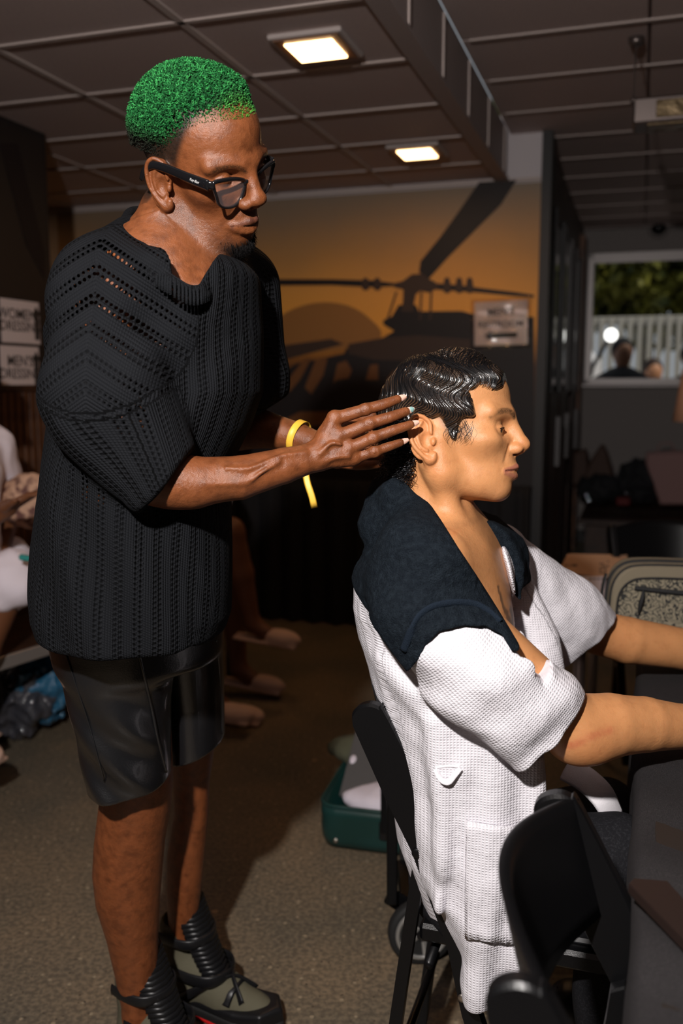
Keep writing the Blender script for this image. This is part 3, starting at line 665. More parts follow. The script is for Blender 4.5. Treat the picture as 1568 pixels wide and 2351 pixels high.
# ---- node maths helper
class NM:
    def __init__(s, m): s.N = m.node_tree.nodes; s.L = m.node_tree.links
    def __call__(s, op, a, b=None, c=None):
        n = s.N.new('ShaderNodeMath'); n.operation = op
        for i, v in enumerate((a, b, c)):
            if v is None: continue
            if hasattr(v, 'links'): s.L.new(v, n.inputs[i])
            else: n.inputs[i].default_value = v
        return n.outputs[0]
def knit_material():
    m = mat('black_open_knit', (.008, .009, .010), .85, spec=.10); x = NM(m); N = x.N; L = x.L; b = N['Principled BSDF']
    a = N.new('ShaderNodeAttribute'); a.attribute_name = 'knit'; sp = N.new('ShaderNodeSeparateXYZ'); L.new(a.outputs['Vector'], sp.inputs[0])
    u, v, op = sp.outputs
    cu = x('DIVIDE', u, .034); fr = x('FRACT', cu)                               # one lace group every 34 mm
    # two eyelet columns inside the group
    c1 = x('DIVIDE', x('ABSOLUTE', x('SUBTRACT', fr, .35)), .085); c2 = x('DIVIDE', x('ABSOLUTE', x('SUBTRACT', fr, .62)), .085)
    vv = x('DIVIDE', v, .0078); f1 = x('DIVIDE', x('ABSOLUTE', x('SUBTRACT', x('FRACT', vv), .5)), .34); f2 = x('DIVIDE', x('ABSOLUTE', x('SUBTRACT', x('FRACT', x('ADD', vv, .5)), .5)), .34)
    h1 = x('SQRT', x('ADD', x('MULTIPLY', c1, c1), x('MULTIPLY', f1, f1))); h2 = x('SQRT', x('ADD', x('MULTIPLY', c2, c2), x('MULTIPLY', f2, f2)))
    hd = x('MINIMUM', h1, h2)                                                     # <1 inside an eyelet
    st = x('MULTIPLY', x('ABSOLUTE', x('SINE', x('MULTIPLY', u, math.pi / .0046))), x('ADD', .55, x('MULTIPLY', .45, x('ABSOLUTE', x('SINE', x('ADD', x('MULTIPLY', v, math.pi / .0039), x('MULTIPLY', u, 340.0)))))))
    rib = x('MULTIPLY', x('SINE', x('MULTIPLY', cu, 2 * math.pi)), .5)
    hole = x('MINIMUM', hd, 1.6)
    hgt = x('ADD', x('ADD', x('MULTIPLY', st, .7), x('MULTIPLY', hole, .9)), rib)
    bp = N.new('ShaderNodeBump'); bp.inputs['Strength'].default_value = 1; bp.inputs['Distance'].default_value = .0022; L.new(hgt, bp.inputs['Height']); L.new(bp.outputs[0], b.inputs['Normal'])
    al = x('SUBTRACT', 1.0, x('MULTIPLY', x('LESS_THAN', hd, x('MINIMUM', x('MULTIPLY', op, 1.1), 1.0)), x('GREATER_THAN', op, .25))); L.new(al, b.inputs['Alpha'])
    dk = x('MINIMUM', x('MAXIMUM', x('MULTIPLY', hd, .8), .25), 1.0)
    mx = N.new('ShaderNodeMix'); mx.data_type = 'RGBA'; mx.inputs[6].default_value = (.0025, .0025, .003, 1); mx.inputs[7].default_value = (.0085, .0092, .011, 1); L.new(dk, mx.inputs[0]); L.new(mx.outputs[2], b.inputs['Base Color'])
    return m
M_knit = knit_material()
srows = colrows([(560, 222, 575), (640, 145, 600), (760, 112, 606), (900, 120, 604), (980, 116, 575), (1060, 104, 535), (1150, 92, 532), (1250, 83, 533), (1350, 78, 532), (1405, 80, 530), (1436, 90, 520), (1456, 100, 512)], 1.48, .165)
srows = [(z, cx, cy, rx, ry) for z, cx, cy, rx, ry in srows]
cuff = P(390, 1106, 1.31); cn = P(440, 1146, 1.31) - P(390, 1106, 1.31)
sleeve = sub([('u', rc(P(222, 690, 1.37), P(250, 900, 1.33), .070, .086), 0), ('u', rc(P(250, 900, 1.33), P(405, 1120, 1.30), .086, .052), .05), ('u', rc(P(262, 960, 1.33), P(345, 1125, 1.30), .085, .040), .03), ('i', plane(cuff, cn), .008)])
cuff2 = P(585, 958, 1.65); cn2 = np.array([.55, 0, -.83])
sleeve2 = sub([('u', rc(P(545, 660, 1.63), P(560, 880, 1.64), .075, .075), 0), ('u', rc(P(560, 880, 1.64), P(585, 975, 1.65), .075, .052), .03), ('i', plane(cuff2, cn2), .008)])
hemz = P(300, 1452, 1.48)[2]
neck_pts = spline([P(292, 500, 1.50), P(308, 548, 1.425), P(340, 606, 1.350), P(395, 645, 1.315), P(437, 668, 1.318), P(474, 660, 1.35), P(502, 628, 1.43), P(505, 590, 1.52), P(470, 560, 1.58), P(390, 505, 1.61), P(320, 485, 1.57)], 5, True)
NP_ = np.array(neck_pts); nc = NP_.mean(0); _u, _s2, _vt = np.linalg.svd(NP_ - nc); nn = _vt[2] * (1 if _vt[2][2] > 0 else -1); ne1 = _vt[0]; ne2 = _vt[1]
_poly = poly2([((q - nc) @ ne1, (q - nc) @ ne2) for q in neck_pts[::2]], (0, 1))
def neckcut(p):
    q = (p - nc.astype(f32)); l = np.stack([q @ ne1.astype(f32), q @ ne2.astype(f32)], -1); h = q @ nn.astype(f32)
    return np.maximum(_poly(l) + .009, -(h + .028))
def folds(p):
    # long drape folds falling from the shoulder to the front, and across the sleeve
    x, y, z = p[..., 0], p[..., 1], p[..., 2]; front = np.exp(-((y - 1.31) / .10) ** 2)
    a = (x * 1.0 + (z - 1.2) * .22 - .0)
    f = .0045 * np.sin(a * 62 + 1.2 * np.sin(z * 6)) * np.exp(-((z - 1.02) / .30) ** 2)
    g_ = .004 * np.sin((x * .75 - z * .66) * 70 + .6) * np.exp(-((z - 1.42) / .13) ** 2) * (x < .0)
    return ((f + g_) * front + .002 * vn(p, 14, 3)).astype(f32)
sweater_ops = [('u', column(srows), 0), ('i', plane((0, 0, P(300, 590, 1.48)[2]), (0, 0, 1)), .05), ('u', rc(P(238, 655, 1.40), P(525, 640, 1.60), .062, .064), .05), ('u', rc(P(222, 640, 1.41), P(305, 556, 1.47), .052, .036), .04), ('u', rc(P(305, 560, 1.47), P(430, 550, 1.55), .028, .030), .03),
               ('u', sleeve, .018), ('u', sleeve2, .015), ('d', folds, 0),
               ('i', plane((0, 0, hemz), (0, 0, -1)), .012),
               ('u', chain(neck_pts + neck_pts[:1], .0085), .006),
               ('s', neckcut, .004),
               # open cuffs and hem: hollow behind the edge
               ('s', rc(cuff - cn / np.linalg.norm(cn) * .05, cuff + cn / np.linalg.norm(cn) * .03, .040, .0455), .004),
               ('s', rc(cuff2 - cn2 * .05, cuff2 + cn2 * .02, .036, .040), .004),
               ('s', bx((P(300, 1452, 1.48)[0], 1.48, hemz - .03), (.13, .13, .05), r=.04), .006)]
o1, o2 = P(215, 640, 1.37), P(385, 1110, 1.30)
eyel = [(P(300, 700, 1.33), .075, 1.0), (P(215, 690, 1.30), .05, 1.0), (P(250, 620, 1.35), .06, .95), (P(345, 690, 1.33), .045, .8), (P(280, 780, 1.3), .045, .85), (P(212, 1075, 1.32), .045, 1.05), (P(300, 920, 1.25), .05, .6), (P(560, 650, 1.5), .05, .5)]
def knit_uv(V):
    tc = column(srows)(V.astype(f32)); s_ = sleeve(V.astype(f32)); s2 = sleeve2(V.astype(f32))
    cx = np.interp(V[:, 2], [r[0] for r in sorted(srows)], [r[1] for r in sorted(srows)])
    th = np.arctan2(V[:, 0] - cx, -(V[:, 1] - 1.48)); rr = np.interp(V[:, 2], [.7, 1.45, 1.65], [.19, .20, .20])
    sh = np.exp(-((V[:, 2] - 1.52) / .10) ** 2)
    u = th * rr + .10 * (V[:, 2] - 1.3) * 0 ; v = V[:, 2].copy()
    # near the shoulder the wales run diagonally towards the sleeve head
    q = P(232, 720, 1.33); dx = V[:, 0] - q[0]; dz = V[:, 2] - q[2]; w_ = np.exp(-(dx ** 2 + dz ** 2) / .016)
    ud = (dz * .84 + np.abs(dx) * .55); vd = (np.abs(dx) * .84 - dz * .55)
    u = u * (1 - (w_ > .30)) + ud * (w_ > .30); v = v * (1 - (w_ > .30)) + vd * (w_ > .30)
    ax = (o2 - o1) / np.linalg.norm(o2 - o1); e1 = np.cross(ax, (0, 1, 0)); e1 /= np.linalg.norm(e1); e2 = np.cross(ax, e1); q = V - o1
    su = np.arctan2(q @ e1, -(q @ e2)) * .075; sv = q @ ax
    m = (s_ < tc - .001) & (w_ < .25); u = np.where(m, su, u); v = np.where(m, sv, v)
    op = np.zeros(len(V))
    for c_, r_, a_ in eyel: op = np.maximum(op, a_ * np.exp(-np.sum((V - c_) ** 2, 1) / (r_ * r_) * .9))
    op *= (.95 + .35 * vn(V, 34, 11)) * 1.15
    nk = np.min(np.linalg.norm(V[:, None, :] - np.array(neck_pts)[None, ::3], axis=2), 1) if len(V) < 400000 else 1
    op = np.where(nk < .022, 0, op)
    return {'knit': np.stack([u, v, op], 1)}
sw = sdf_mesh('knitted_top', sweater_ops, (-.75, 1.15, .68), (.15, 1.85, 1.78), .0032, M_knit, man, None, knit_uv)
# ribbed collar band, cuff and hem edges
M_rib = mat('black_rib_knit', (.009, .010, .012), .85, spec=.12, bump=[(700, 1.2, 'n')])
c_ = MB(); npz = len(neck_pts)
for i in range(0, npz):
    a, b = neck_pts[i], neck_pts[(i + 1) % npz]; n_s = max(1, int(np.linalg.norm(b - a) / .0042))
    for k in range(n_s):
        p = a + (b - a) * (k / n_s); d = (b - a) / np.linalg.norm(b - a); o = p - np.array([-.235, 1.47, p[2]]); o[2] = 0; o /= np.linalg.norm(o) + 1e-9; dn = o * .35 + np.array([0, 0, -.94])
        c_.tube([p + o * .004 + np.array([0, 0, .006]), p + o * .010, p + o * .009 + dn * .012, p + o * .006 + dn * .022], .0022, 5)
c_.build('collar', M_rib, man, smooth=True)
# ---- leather shorts
M_leather = mat('black_leather', (.008, .008, .009), .30, spec=.9, coat=.35, bump=[(420, .18, 'n'), (22, .4, 'n')])
M_suede = mat('matte_panel', (.006, .004, .004), .85)
def legs_sh(p):
    x, y, z = p[..., 0], p[..., 1], p[..., 2]
    s1 = (x + .42) * .62 + (z - .68) * .78
    return (.0060 * np.sin(s1 * 80 + 14 * (x + .4)) * np.exp(-((z - .70) / .15) ** 2) * np.exp(-((y - 1.44) / .055) ** 2) + .0015 * vn(p, 25, 4)).astype(f32)
nrow = colrows([(1400, 118, 420, 1.50), (1500, 132, 405, 1.51), (1560, 150, 396, 1.52), (1620, 166, 392, 1.53), (1700, 186, 390, 1.545), (1790, 204, 392, 1.56), (1840, 208, 394, 1.57)], 1.5, .10)
frow = colrows([(1400, 330, 512, 1.66), (1500, 350, 512, 1.67), (1600, 372, 514, 1.69), (1690, 384, 515, 1.70), (1760, 388, 515, 1.71)], 1.7, .09)
nh_a, nh_b = P(204, 1803, 1.56), P(390, 1778, 1.56); fh_a, fh_b = P(388, 1738, 1.7), P(515, 1690, 1.7)
def hemplane(a, b):
    d = b - a; return plane((a + b) / 2, np.array([d[2], 0.0, -d[0]]) / np.linalg.norm(d[[0, 2]]) * 1.0)
sh_n = sub([('u', column(nrow), 0), ('d', legs_sh, 0), ('i', hemplane(nh_a, nh_b), .004), ('s', column([(z - .01, x, y, rx * .86, ry * .86) for z, x, y, rx, ry in nrow if z < .60]), .004)])
sh_n = sub([('u', column(nrow), 0), ('d', legs_sh, 0), ('i', hemplane(nh_a, nh_b), .004)])
sh_f = sub([('u', column(frow), 0), ('i', hemplane(fh_a, fh_b), .004)])
def inner(rows, a, k=.86):
    m_ = (a[0] + a[1]) / 2; r = [r_ for r_ in rows if r_[2] > 0]
    return sub([('u', column([(z, x, y, rx * k, ry * k) for z, x, y, rx, ry in rows]), 0), ('i', plane((0, 0, m_[2] + .008), (0, 0, 1)), .01)])
sh_ops = [('u', sh_n, 0), ('u', sh_f, .012), ('u', sub([('u', column(colrows([(1380, 110, 512), (1480, 128, 511), (1560, 150, 500)], 1.57, .15)), 0), ('i', plane(P(300, 1510, 1.57), (0, 0, -1)), .02)]), .03), ('i', plane((0, 0, P(300, 1400, 1.5)[2]), (0, 0, 1)), .01),
          ('s', inner(nrow, (nh_a, nh_b)), .003), ('s', inner(frow, (fh_a, fh_b)), .003)]
shorts = sdf_mesh('leather_shorts', sh_ops, (-.6, 1.35, .38), (-.1, 1.85, .99), .0032, M_leather, man)
shf = sub(sh_ops)
def seam(pxs, Y0, r, name, m):
    pts = []
    for x, y in pxs:
        p = P(x, y, Y0 - .2); q = P(x, y, Y0 + .1); lo, hi = 0., 1.
        for k in range(240):
            t_ = k / 239; c0 = p + (q - p) * t_
            if shf(c0[None].astype(f32))[0] < .0006: break
        pts.append(c0 - (q - p) / np.linalg.norm(q - p) * .0015)
    return MB().tube(spline(pts, 4), r, 6).build(name, m, shorts, smooth=True)
seam([(300, 1462), (318, 1500), (333, 1560), (347, 1620), (361, 1690), (373, 1740), (382, 1772)], 1.5, .0026, 'piping', M_leather)
seam([(141, 1470), (170, 1560), (200, 1650), (222, 1730), (240, 1795)], 1.55, .0013, 'piping', M_leather)
seam([(497, 1470), (505, 1560), (508, 1640), (511, 1685)], 1.72, .0013, 'piping', M_leather)
# ---- high-top shoes
M_shoe_b = mat('shoe_black_leather', (.008, .008, .009), .38, bump=[(60, .3, 'n')]); M_olive = mat('shoe_olive_canvas', (.105, .095, .060), .8, bump=[(600, .6, 'n')])
M_red = mat('red_rubber', (.55, .01, .01), .45); M_sole = mat('black_rubber', (.010, .010, .010), .6)
def shoe(name, heel, yaw, label, tall=.20):
    e = empty(name, heel, label, 'shoe', 'the high-top shoes of the standing person'); T = Frame(heel, yaw, 0); T.o = np.asarray(heel, float)
    sole = poly2([(-.035, -.036), (-.052, 0), (-.035, .036), (.05, .042), (.15, .050), (.215, .040), (.245, 0), (.215, -.042), (.15, -.048), (.05, -.038)], (0, 1))
    def loc(f): return lambda p: f(T.inv(p).astype(f32))
    s_ops = [('u', loc(sub([('u', sole, 0), ('o', .006, 0), ('i', lambda q: np.abs(q[..., 2] - .015) - .0125, .006)])), 0)]
    sdf_mesh('sole', s_ops, T.o - .35, T.o + .35, .004, M_sole, e)
    r_ops = [('u', loc(sub([('u', sole, 0), ('o', .0075, 0), ('i', lambda q: np.abs(q[..., 2] - .0065) - .004, .002), ('s', lambda q: sole(q) + .01, 0)])), 0)]
    sdf_mesh('red_outsole_edge', r_ops, T.o - .35, T.o + .35, .003, M_red, e)
    rand = [('u', loc(sub([('u', sole, 0), ('o', .003, 0), ('i', lambda q: q[..., 2] - (.045 + .012 * np.exp(-((q[..., 0] - .23) / .05) ** 2)), .012), ('i', lambda q: .02 - q[..., 2], .01)])), 0)]
    sdf_mesh('rand', rand, T.o - .35, T.o + .35, .0035, M_shoe_b, e)
    up = [('u', loc(el((.150, 0, .030), (.082, .040, .042))), 0), ('u', loc(rc((.0, 0, .05), (.10, 0, .045), .040, .040)), .03), ('u', loc(rc((.0, 0, .05), (-.005, 0, tall - .03), .042, .046)), .04), ('u', loc(rc((.03, 0, .09), (.115, 0, .058), .036, .030)), .03),
          ('i', plane(T.p(0, 0, tall), T.R @ np.array([.10, 0, 1])), .006), ('i', plane(T.p(0, 0, .02), (0, 0, -1)), .004), ('s', loc(rc((-.004, 0, tall - .06), (-.006, 0, tall + .05), .036, .041)), .004)]
    sdf_mesh('upper', up, T.o - .35, T.o + .35, .0035, M_olive, e)
    # padded ribbed tongue standing above the collar
    tg = MB(); 
    for i in range(17):
        t_ = i / 16; a = T.p(.105 - .075 * t_ ** .75, 0, .085 + (tall - .045) * t_); wd = .030 + .010 * math.sin(t_ * 2.4)
        d = T.R @ np.array([.35, 0, 1 - t_ * .3]); tg.tube([a + T.R @ np.array([-.020, -wd, 0]), a + T.R @ np.array([.004, -wd * .6, 0]), a + T.R @ np.array([.009, 0, 0]), a + T.R @ np.array([.004, wd * .6, 0]), a + T.R @ np.array([-.020, wd, 0])], .0078, 8)
    tg.build('tongue', M_shoe_b, e, smooth=True)
    upf = sub(up)
    def strap(pts, w_, nm):
        G = MB(); path = spline([T.p(*p) for p in pts], 5); G.tube(path, .0035, 8, sy=w_, up=None); return G.build(nm, M_shoe_b, e, smooth=True)
    for zz, x0, x1, wd in ((tall - .035, -.03, .062, .012), (.098, .0, .108, .014)):
        path = spline([T.p(x0, -.048, zz), T.p((x0 + x1) / 2, -.053, zz - .001), T.p(x1 - .008, -.042, zz - .001), T.p(x1 + .012, 0, zz), T.p(x1 - .008, .042, zz), T.p((x0 + x1) / 2, .053, zz), T.p(x0, .048, zz)], 5)
        MB().tube(path, wd, 8, sy=.0035, up=(0, 0, 1)).build('strap', M_shoe_b, e, smooth=True)
    for sg in (-1, 1):
        path = spline([T.p(.012, sg * .050, .035), T.p(.050, sg * .052, .062), T.p(.085, sg * .043, .083), T.p(.110, sg * .022, .092), T.p(.13, -sg * .006, .088), T.p(.165, -sg * .030, .058)], 5)
        MB().tube(path, .011, 8, sy=.0035, up=T.R @ np.array([.5, 0, .85])).build('strap', M_shoe_b, e, smooth=True)
    MB().tube(spline([T.p(.128, -.040, .052), T.p(.132, -.026, .074), T.p(.134, 0, .082), T.p(.132, .026, .074), T.p(.128, .040, .052)], 5), .014, 8, sy=.004, up=T.R @ np.array([1., 0, 0])).build('vamp_strap', M_shoe_b, e, smooth=True)
    return e
an_f = P(420, 2182, 1.85); an_n = P(322, 2300, 1.68)
shoe('high_top_shoe', (an_f[0] + .0, 1.855, 0), math.radians(-25), 'olive and black strapped high-top shoe with red sole edge, the further one with visible toe', .205)
shoe('high_top_shoe', (an_n[0] + .0, 1.685, 0), math.radians(-30), 'black high-top shoe cut by the bottom photo edge, nearer foot of the standing person', .20)
# ---- wristband
wb = MB(); a0, a1 = far_arm[3][0], far_arm[4][0]; d = (a1 - a0) / np.linalg.norm(a1 - a0); cwb = P(686, 1003, 1.61); e1 = np.cross(d, (0, 1, 0)); e1 /= np.linalg.norm(e1); e2 = np.cross(d, e1); rb = .0300
G = [[cwb + (e1 * math.cos(a) + e2 * math.sin(a)) * (rb + o_) * 1.0 + d * w_ for a in np.linspace(0, 2 * math.pi, 33)] for w_, o_ in ((-.0065, 0), (.0065, 0), (.0065, -.0006), (-.0065, -.0006), (-.0065, 0))]
wb.grid(G)
tl = [P(698, 1060, 1.60), P(705, 1105, 1.585), P(716, 1140, 1.58), P(722, 1166, 1.58)]; wb.tube(spline(tl, 4), .0062, 6, sy=.0004, up=(1, 0, .2))
wbo = wb.build('wristband', M_band, None, 'bright yellow paper wristband with a hanging tail, round the far wrist of the standing person', smooth=True)
tag(wbo, cat='wristband')
# ================================================================== SEATED PERSON
M_skin_tan = mat('skin_tan', rough=.42, attr=True, noise=(80, 4, (.86, .82, .80), .5, .8), bump=[(1000, .25, 'n'), (200, .2, 'n')], sss=.10, spec=.5)
def waffle_material():
    m = mat('white_waffle_cotton', (.74, .715, .76), .85, spec=.2); x = NM(m); N = x.N; L = x.L; b = N['Principled BSDF']
    a = N.new('ShaderNodeAttribute'); a.attribute_name = 'knit'; sp = N.new('ShaderNodeSeparateXYZ'); L.new(a.outputs['Vector'], sp.inputs[0]); u, v, o = sp.outputs
    su = x('ABSOLUTE', x('SINE', x('MULTIPLY', u, math.pi / .0050))); sv = x('ABSOLUTE', x('SINE', x('MULTIPLY', v, math.pi / .0042)))
    h = x('MAXIMUM', x('POWER', su, 2.0), x('POWER', sv, 2.0))
    bp = N.new('ShaderNodeBump'); bp.inputs['Strength'].default_value = .8; bp.inputs['Distance'].default_value = .0011; L.new(h, bp.inputs['Height'])
    n = N.new('ShaderNodeTexNoise'); n.inputs['Scale'].default_value = 30; n.inputs['Detail'].default_value = 3; bq = N.new('ShaderNodeBump'); bq.inputs['Strength'].default_value = .6; bq.inputs['Distance'].default_value = .006
    tc = N.new('ShaderNodeTexCoord'); L.new(tc.outputs['Object'], n.inputs['Vector']); L.new(n.outputs[0], bq.inputs['Height']); L.new(bp.outputs[0], bq.inputs['Normal']); L.new(bq.outputs[0], b.inputs['Normal'])
    return m
M_waffle = waffle_material()
M_robe_seam = mat('white_cotton_trim', (.84, .81, .85), .85, bump=[(800, .5, 'n')])
M_towel = mat('navy_terry', (.010, .014, .0195), .95, spec=.06, noise=(120, 3, (.018, .025, .033), .4, .75), bump=[(1100, 1.0, 'n'), (420, 1.6, 'n')])
M_towel_hem = mat('navy_towel_hem', (.011, .017, .027), .9, spec=.1, bump=[(700, .8, 'n')])
M_wethair = mat('wet_black_hair', (.005, .005, .006), .28, spec=1.0)
M_scalp = mat('scalp_with_roots', (.040, .022, .012), .5, noise=(300, 3, (.006, .005, .005), .35, .6), bump=[(900, 1.0, 'n')])
M_trouser = mat('charcoal_trousers', (.012, .012, .014), .9, spec=.1, noise=(260, 2, (.022, .022, .025), .5, .7), bump=[(500, .6, 'n')])

seat_p = empty('person', (.25, 1.5, 0), 'seated person in white waffle robe and navy towel, with sculpted wet black waved hair', 'person')
SK_T = np.array([.56, .255, .103])
FT = Frame((.1654, 1.473, 1.2548), math.radians(-15.8), math.radians(-3.3), math.radians(-6.8), 1.008)
EZ[id(FT)] = -.006
tb = head_ops(FT, nose_w=.92, lip=.85, eye_open=.72, ear=1.08, edx=-.002, edy=.005, ez=-.006)
tb += [('u', rc(FT.p(-.028, 0, -.02), P(1010, 1225, 1.49), .052, .058), .012)]
for g, e_ in ((-1, P(1078, 1255, 1.43)), (1, P(1095, 1245, 1.52))): tb.append(('u', rc(FT.p(-.012, g * .058, -.035), e_, .016, .010), .02))
tb += [('u', el(FT.p(.018, 0, -.118), (.020, .016, .022)), .02)]
tb += [('u', rc(P(995, 1320, 1.37), P(1130, 1295, 1.66), .050), .05), ('u', rc(P(980, 1230, 1.5), P(990, 1290, 1.40), .06), .05), ('u', rc(P(1000, 1230, 1.5), P(1110, 1265, 1.62), .055), .05)]
tb += [('u', el(P(1035, 1470, 1.50), (.105, .155, .20)), .05), ('u', el(P(1060, 1750, 1.52), (.095, .145, .20)), .05), ('u', el(P(1100, 1990, 1.54), (.10, .14, .10)), .05)]
tb += [('u', rc(P(1082, 1262, 1.44), P(1010, 1265, 1.34), .008), .015), ('u', rc(P(1100, 1258, 1.53), P(1180, 1270, 1.66), .008), .015)]
armT_n = [J(1020, 1370, 1.33, 60), J(1315, 1668, 1.335, 75), J(1400, 1665, 1.355, 72), J(1480, 1663, 1.375, 62), J(1568, 1668, 1.40, 50), J(1700, 1672, 1.43, 40)]
armT_f = [J(1180, 1310, 1.70, 60), J(1372, 1452, 1.80, 50), J(1440, 1470, 1.815, 53), J(1568, 1490, 1.84, 47), J(1690, 1518, 1.90, 33)]
tb += arm_ops(armT_n, .004) + arm_ops(armT_f, .004)
tb += [('u', el(P(1345, 1700, 1.33), (.040, .032, .034)), .03), ('u', chain([P(x, y, 1.315) for x, y in spline([(1320, 1695), (1350, 1680), (1385, 1676)], 3)], .0022), .006)]
for dz_ in (.0, .011, .021): tb.append(('s', chain([FT.p(v) for v in spline([(.086, -.050, .066 + dz_), (.1005, -.030, .0695 + dz_), (.109, -.008, .068 + dz_), (.109, .008, .068 + dz_)], 3)], .0004), .004))
def flat_hand(w0, dirx, side, k=1.0):
    """hand lying on the table; dirx unit forward, side unit towards the thumb"""
    up = np.array([0, 0, 1.]); F_ = []
    for i, (o, l, sp) in enumerate(((.030, .085, .10), (.010, .095, .03), (-.011, .088, -.04), (-.030, .070, -.13))):
        d = dirx + side * sp; d = d / np.linalg.norm(d); m = w0 + dirx * .095 + side * o
        F_.append(([m, m + d * l * .45 + up * .004, m + d * l * .75 - up * .001, m + d * l - up * .008], [.0105, .0092, .0082, .0070]))
    return hand_ops(w0, .024, [f[0][0] for f in F_], .012, F_, ([w0 + dirx * .02 + side * .022, w0 + dirx * .05 + side * .048, w0 + dirx * .085 + side * .062, w0 + dirx * .11 + side * .066], [.016, .0125, .0105, .0088]))
dn = armT_n[-1][0] - armT_n[-2][0]; dn[2] = 0; dn /= np.linalg.norm(dn); df = armT_f[-1][0] - armT_f[-2][0]; df[2] = 0; df /= np.linalg.norm(df)
wn = armT_n[-1][0].copy(); wn[2] = .785; wfp = armT_f[-1][0].copy(); wfp[2] = .785
tb += [('u', rc(armT_n[-1][0], wn + dn * .03, armT_n[-1][1], .024), .01), ('u', rc(armT_f[-1][0], wfp + df * .03, armT_f[-1][1], .024), .01)]
tb += flat_hand(wn + dn * .03, dn, np.array([-dn[1], dn[0], 0])) + flat_hand(wfp + df * .03, df, np.array([df[1], -df[0], 0]))
def paint_t(V):
    L, dl, br, mo, no = face_masks(FT, V, -.006); n1 = vn(V, 50, 1); n3 = vn(V, 1000, 5); x, y, z = L.T
    c = SK_T[None] * (1 + .05 * n1[:, None]); face = (V[:, 2] > 1.12)
    # ruddier ears, nose, cheeks and elbows
    r_ = np.clip(np.exp(-((np.abs(y) - .085) / .012) ** 2) * (np.abs(x + .01) < .04) * .5 + np.exp(-(((x - .13) / .02) ** 2 + ((z + .01) / .02) ** 2)) * .35, 0, 1) * face
    for q, rr in ((P(1350, 1720, 1.31), .04), (P(1395, 1465, 1.80), .04)): r_ = np.maximum(r_, np.exp(-np.sum((V - q) ** 2, 1) / rr ** 2) * .5)
    c = c * (1 - r_[:, None] * np.array([.02, .22, .30]))
    a = np.where(face, 1 - sstep(dl, -.0008, .0018), 0)[:, None]; c = c * (1 - a) + np.array([.38, .135, .085]) * a
    a = np.where(face, np.clip(np.exp(-(np.maximum(mo, 0) / .0010) ** 2) * .75 + (no < .0005) * .7, 0, .9), 0)[:, None]; c = c * (1 - a) + np.array([.10, .03, .02]) * a  # groove between the lips and nostril hollows darkened with painted shade
    a = np.where(face, (1 - sstep(br, -.003, .0015)) * (.55 + .3 * (n3 > -.1)), 0)[:, None]; c = c * (1 - a) + np.array([.05, .026, .014]) * a
    st = np.where(face, np.exp(-(((x - .11) / .012) ** 2 + ((z + .031) / .006) ** 2)) * .18 + np.exp(-(((x - .085) / .02) ** 2 + ((z + .085) / .012) ** 2)) * .12, 0)[:, None]; c = c * (1 - st) + np.array([.12, .07, .05]) * st
    # lash line and darker eye opening
    ey = np.min([np.linalg.norm(L - np.array([.0965, g * yy, .0245]), axis=1) for g in (-1, 1) for yy in (.026, .030, .034, .038)], 0)
    a = (np.exp(-(ey / .0032) ** 2) * .75 * face)[:, None]; c = c * (1 - a) + np.array([.04, .02, .012]) * a
    # scalp under the hair
    lim = hair_lim(L); a = (sstep(z - lim, -.004, .006) * .75 * face * (np.abs(y) < .082))[:, None]; c = c * (1 - a) + np.array([.16, .085, .045]) * a
    # scar by the elbow
    sc_ = chain([V3(P(x_, y_, 1.30)) for x_, y_ in spline([(1300, 1706), (1325, 1695), (1352, 1682), (1400, 1676)], 3)], [.0022] * 4 + [.0012] * 6)((V * np.array([1, 0, 1]) + np.array([0, 1.30, 0])).astype(f32)) + 9 * (V[:, 1] > 1.35) + 9 * (V[:, 2] > 1.1)
    a = (np.exp(-(np.maximum(sc_, 0) / .0042) ** 2) * (.42 + .2 * n3))[:, None]; c = c * (1 - a) + np.array([.42, .085, .045]) * a
    # chest tattoo: thin dark strokes
    tt = np.minimum.reduce([chain([V3(P(x_, y_, Yt)) for x_, y_ in spline(pl, 3)], .002)((V * np.array([1, 0, 1]) + np.array([0, Yt, 0])).astype(f32)) for pl, Yt in (([(1112, 1318), (1124, 1335), (1130, 1360), (1142, 1378)], 1.5), ([(1120, 1320), (1116, 1340), (1126, 1352)], 1.5), ([(1143, 1385), (1152, 1400), (1150, 1425), (1162, 1440)], 1.5), ([(1155, 1375), (1160, 1395), (1156, 1410)], 1.5))])
    a = (np.exp(-(np.maximum(tt, 0) / .0018) ** 2) * .75 * ((V[:, 2] > .9) & (V[:, 2] < 1.15) & (V[:, 1] > 1.40) & (V[:, 1] < 1.62)))[:, None]; c = c * (1 - a) + np.array([.05, .035, .03]) * a
    return np.concatenate([np.clip(c, .003, 1), np.ones((len(V), 1))], 1)
HP = [(.098, .096), (.097, .083), (.088, .077), (.064, .084), (.050, .074), (.053, .054), (.056, .038), (.036, .022), (.028, .002), (.018, .006), (.004, .032), (-.018, .038), (-.036, .026), (-.044, .0), (-.042, -.028), (-.055, -.062), (-.12, -.062), (-.13, .2), (.098, .2)]
_hp = poly2(HP, (0, 1))
def hair_lim(L):
    d = _hp(L[:, [0, 2]].astype(f32)); return L[:, 2] + d     # z-lim = -d : positive inside
body_t = part_mesh(tb, [((.02, 1.30, 1.13), (.42, 1.64, 1.45), .0016), ((-.02, 1.18, .68), (.80, 2.1, 1.14), .0036), ((-.02, 1.18, .38), (.45, 1.80, .69), .005)], 'body', M_skin_tan, seat_p, paint_t)
for g in (-1, 1): eyelash(FT, g, body_t, M_blackhair, -.006)
for g in (-1, 1): eyeball(FT, g, body_t, M_iris, M_white_eye, look=(1, 0, -.15))
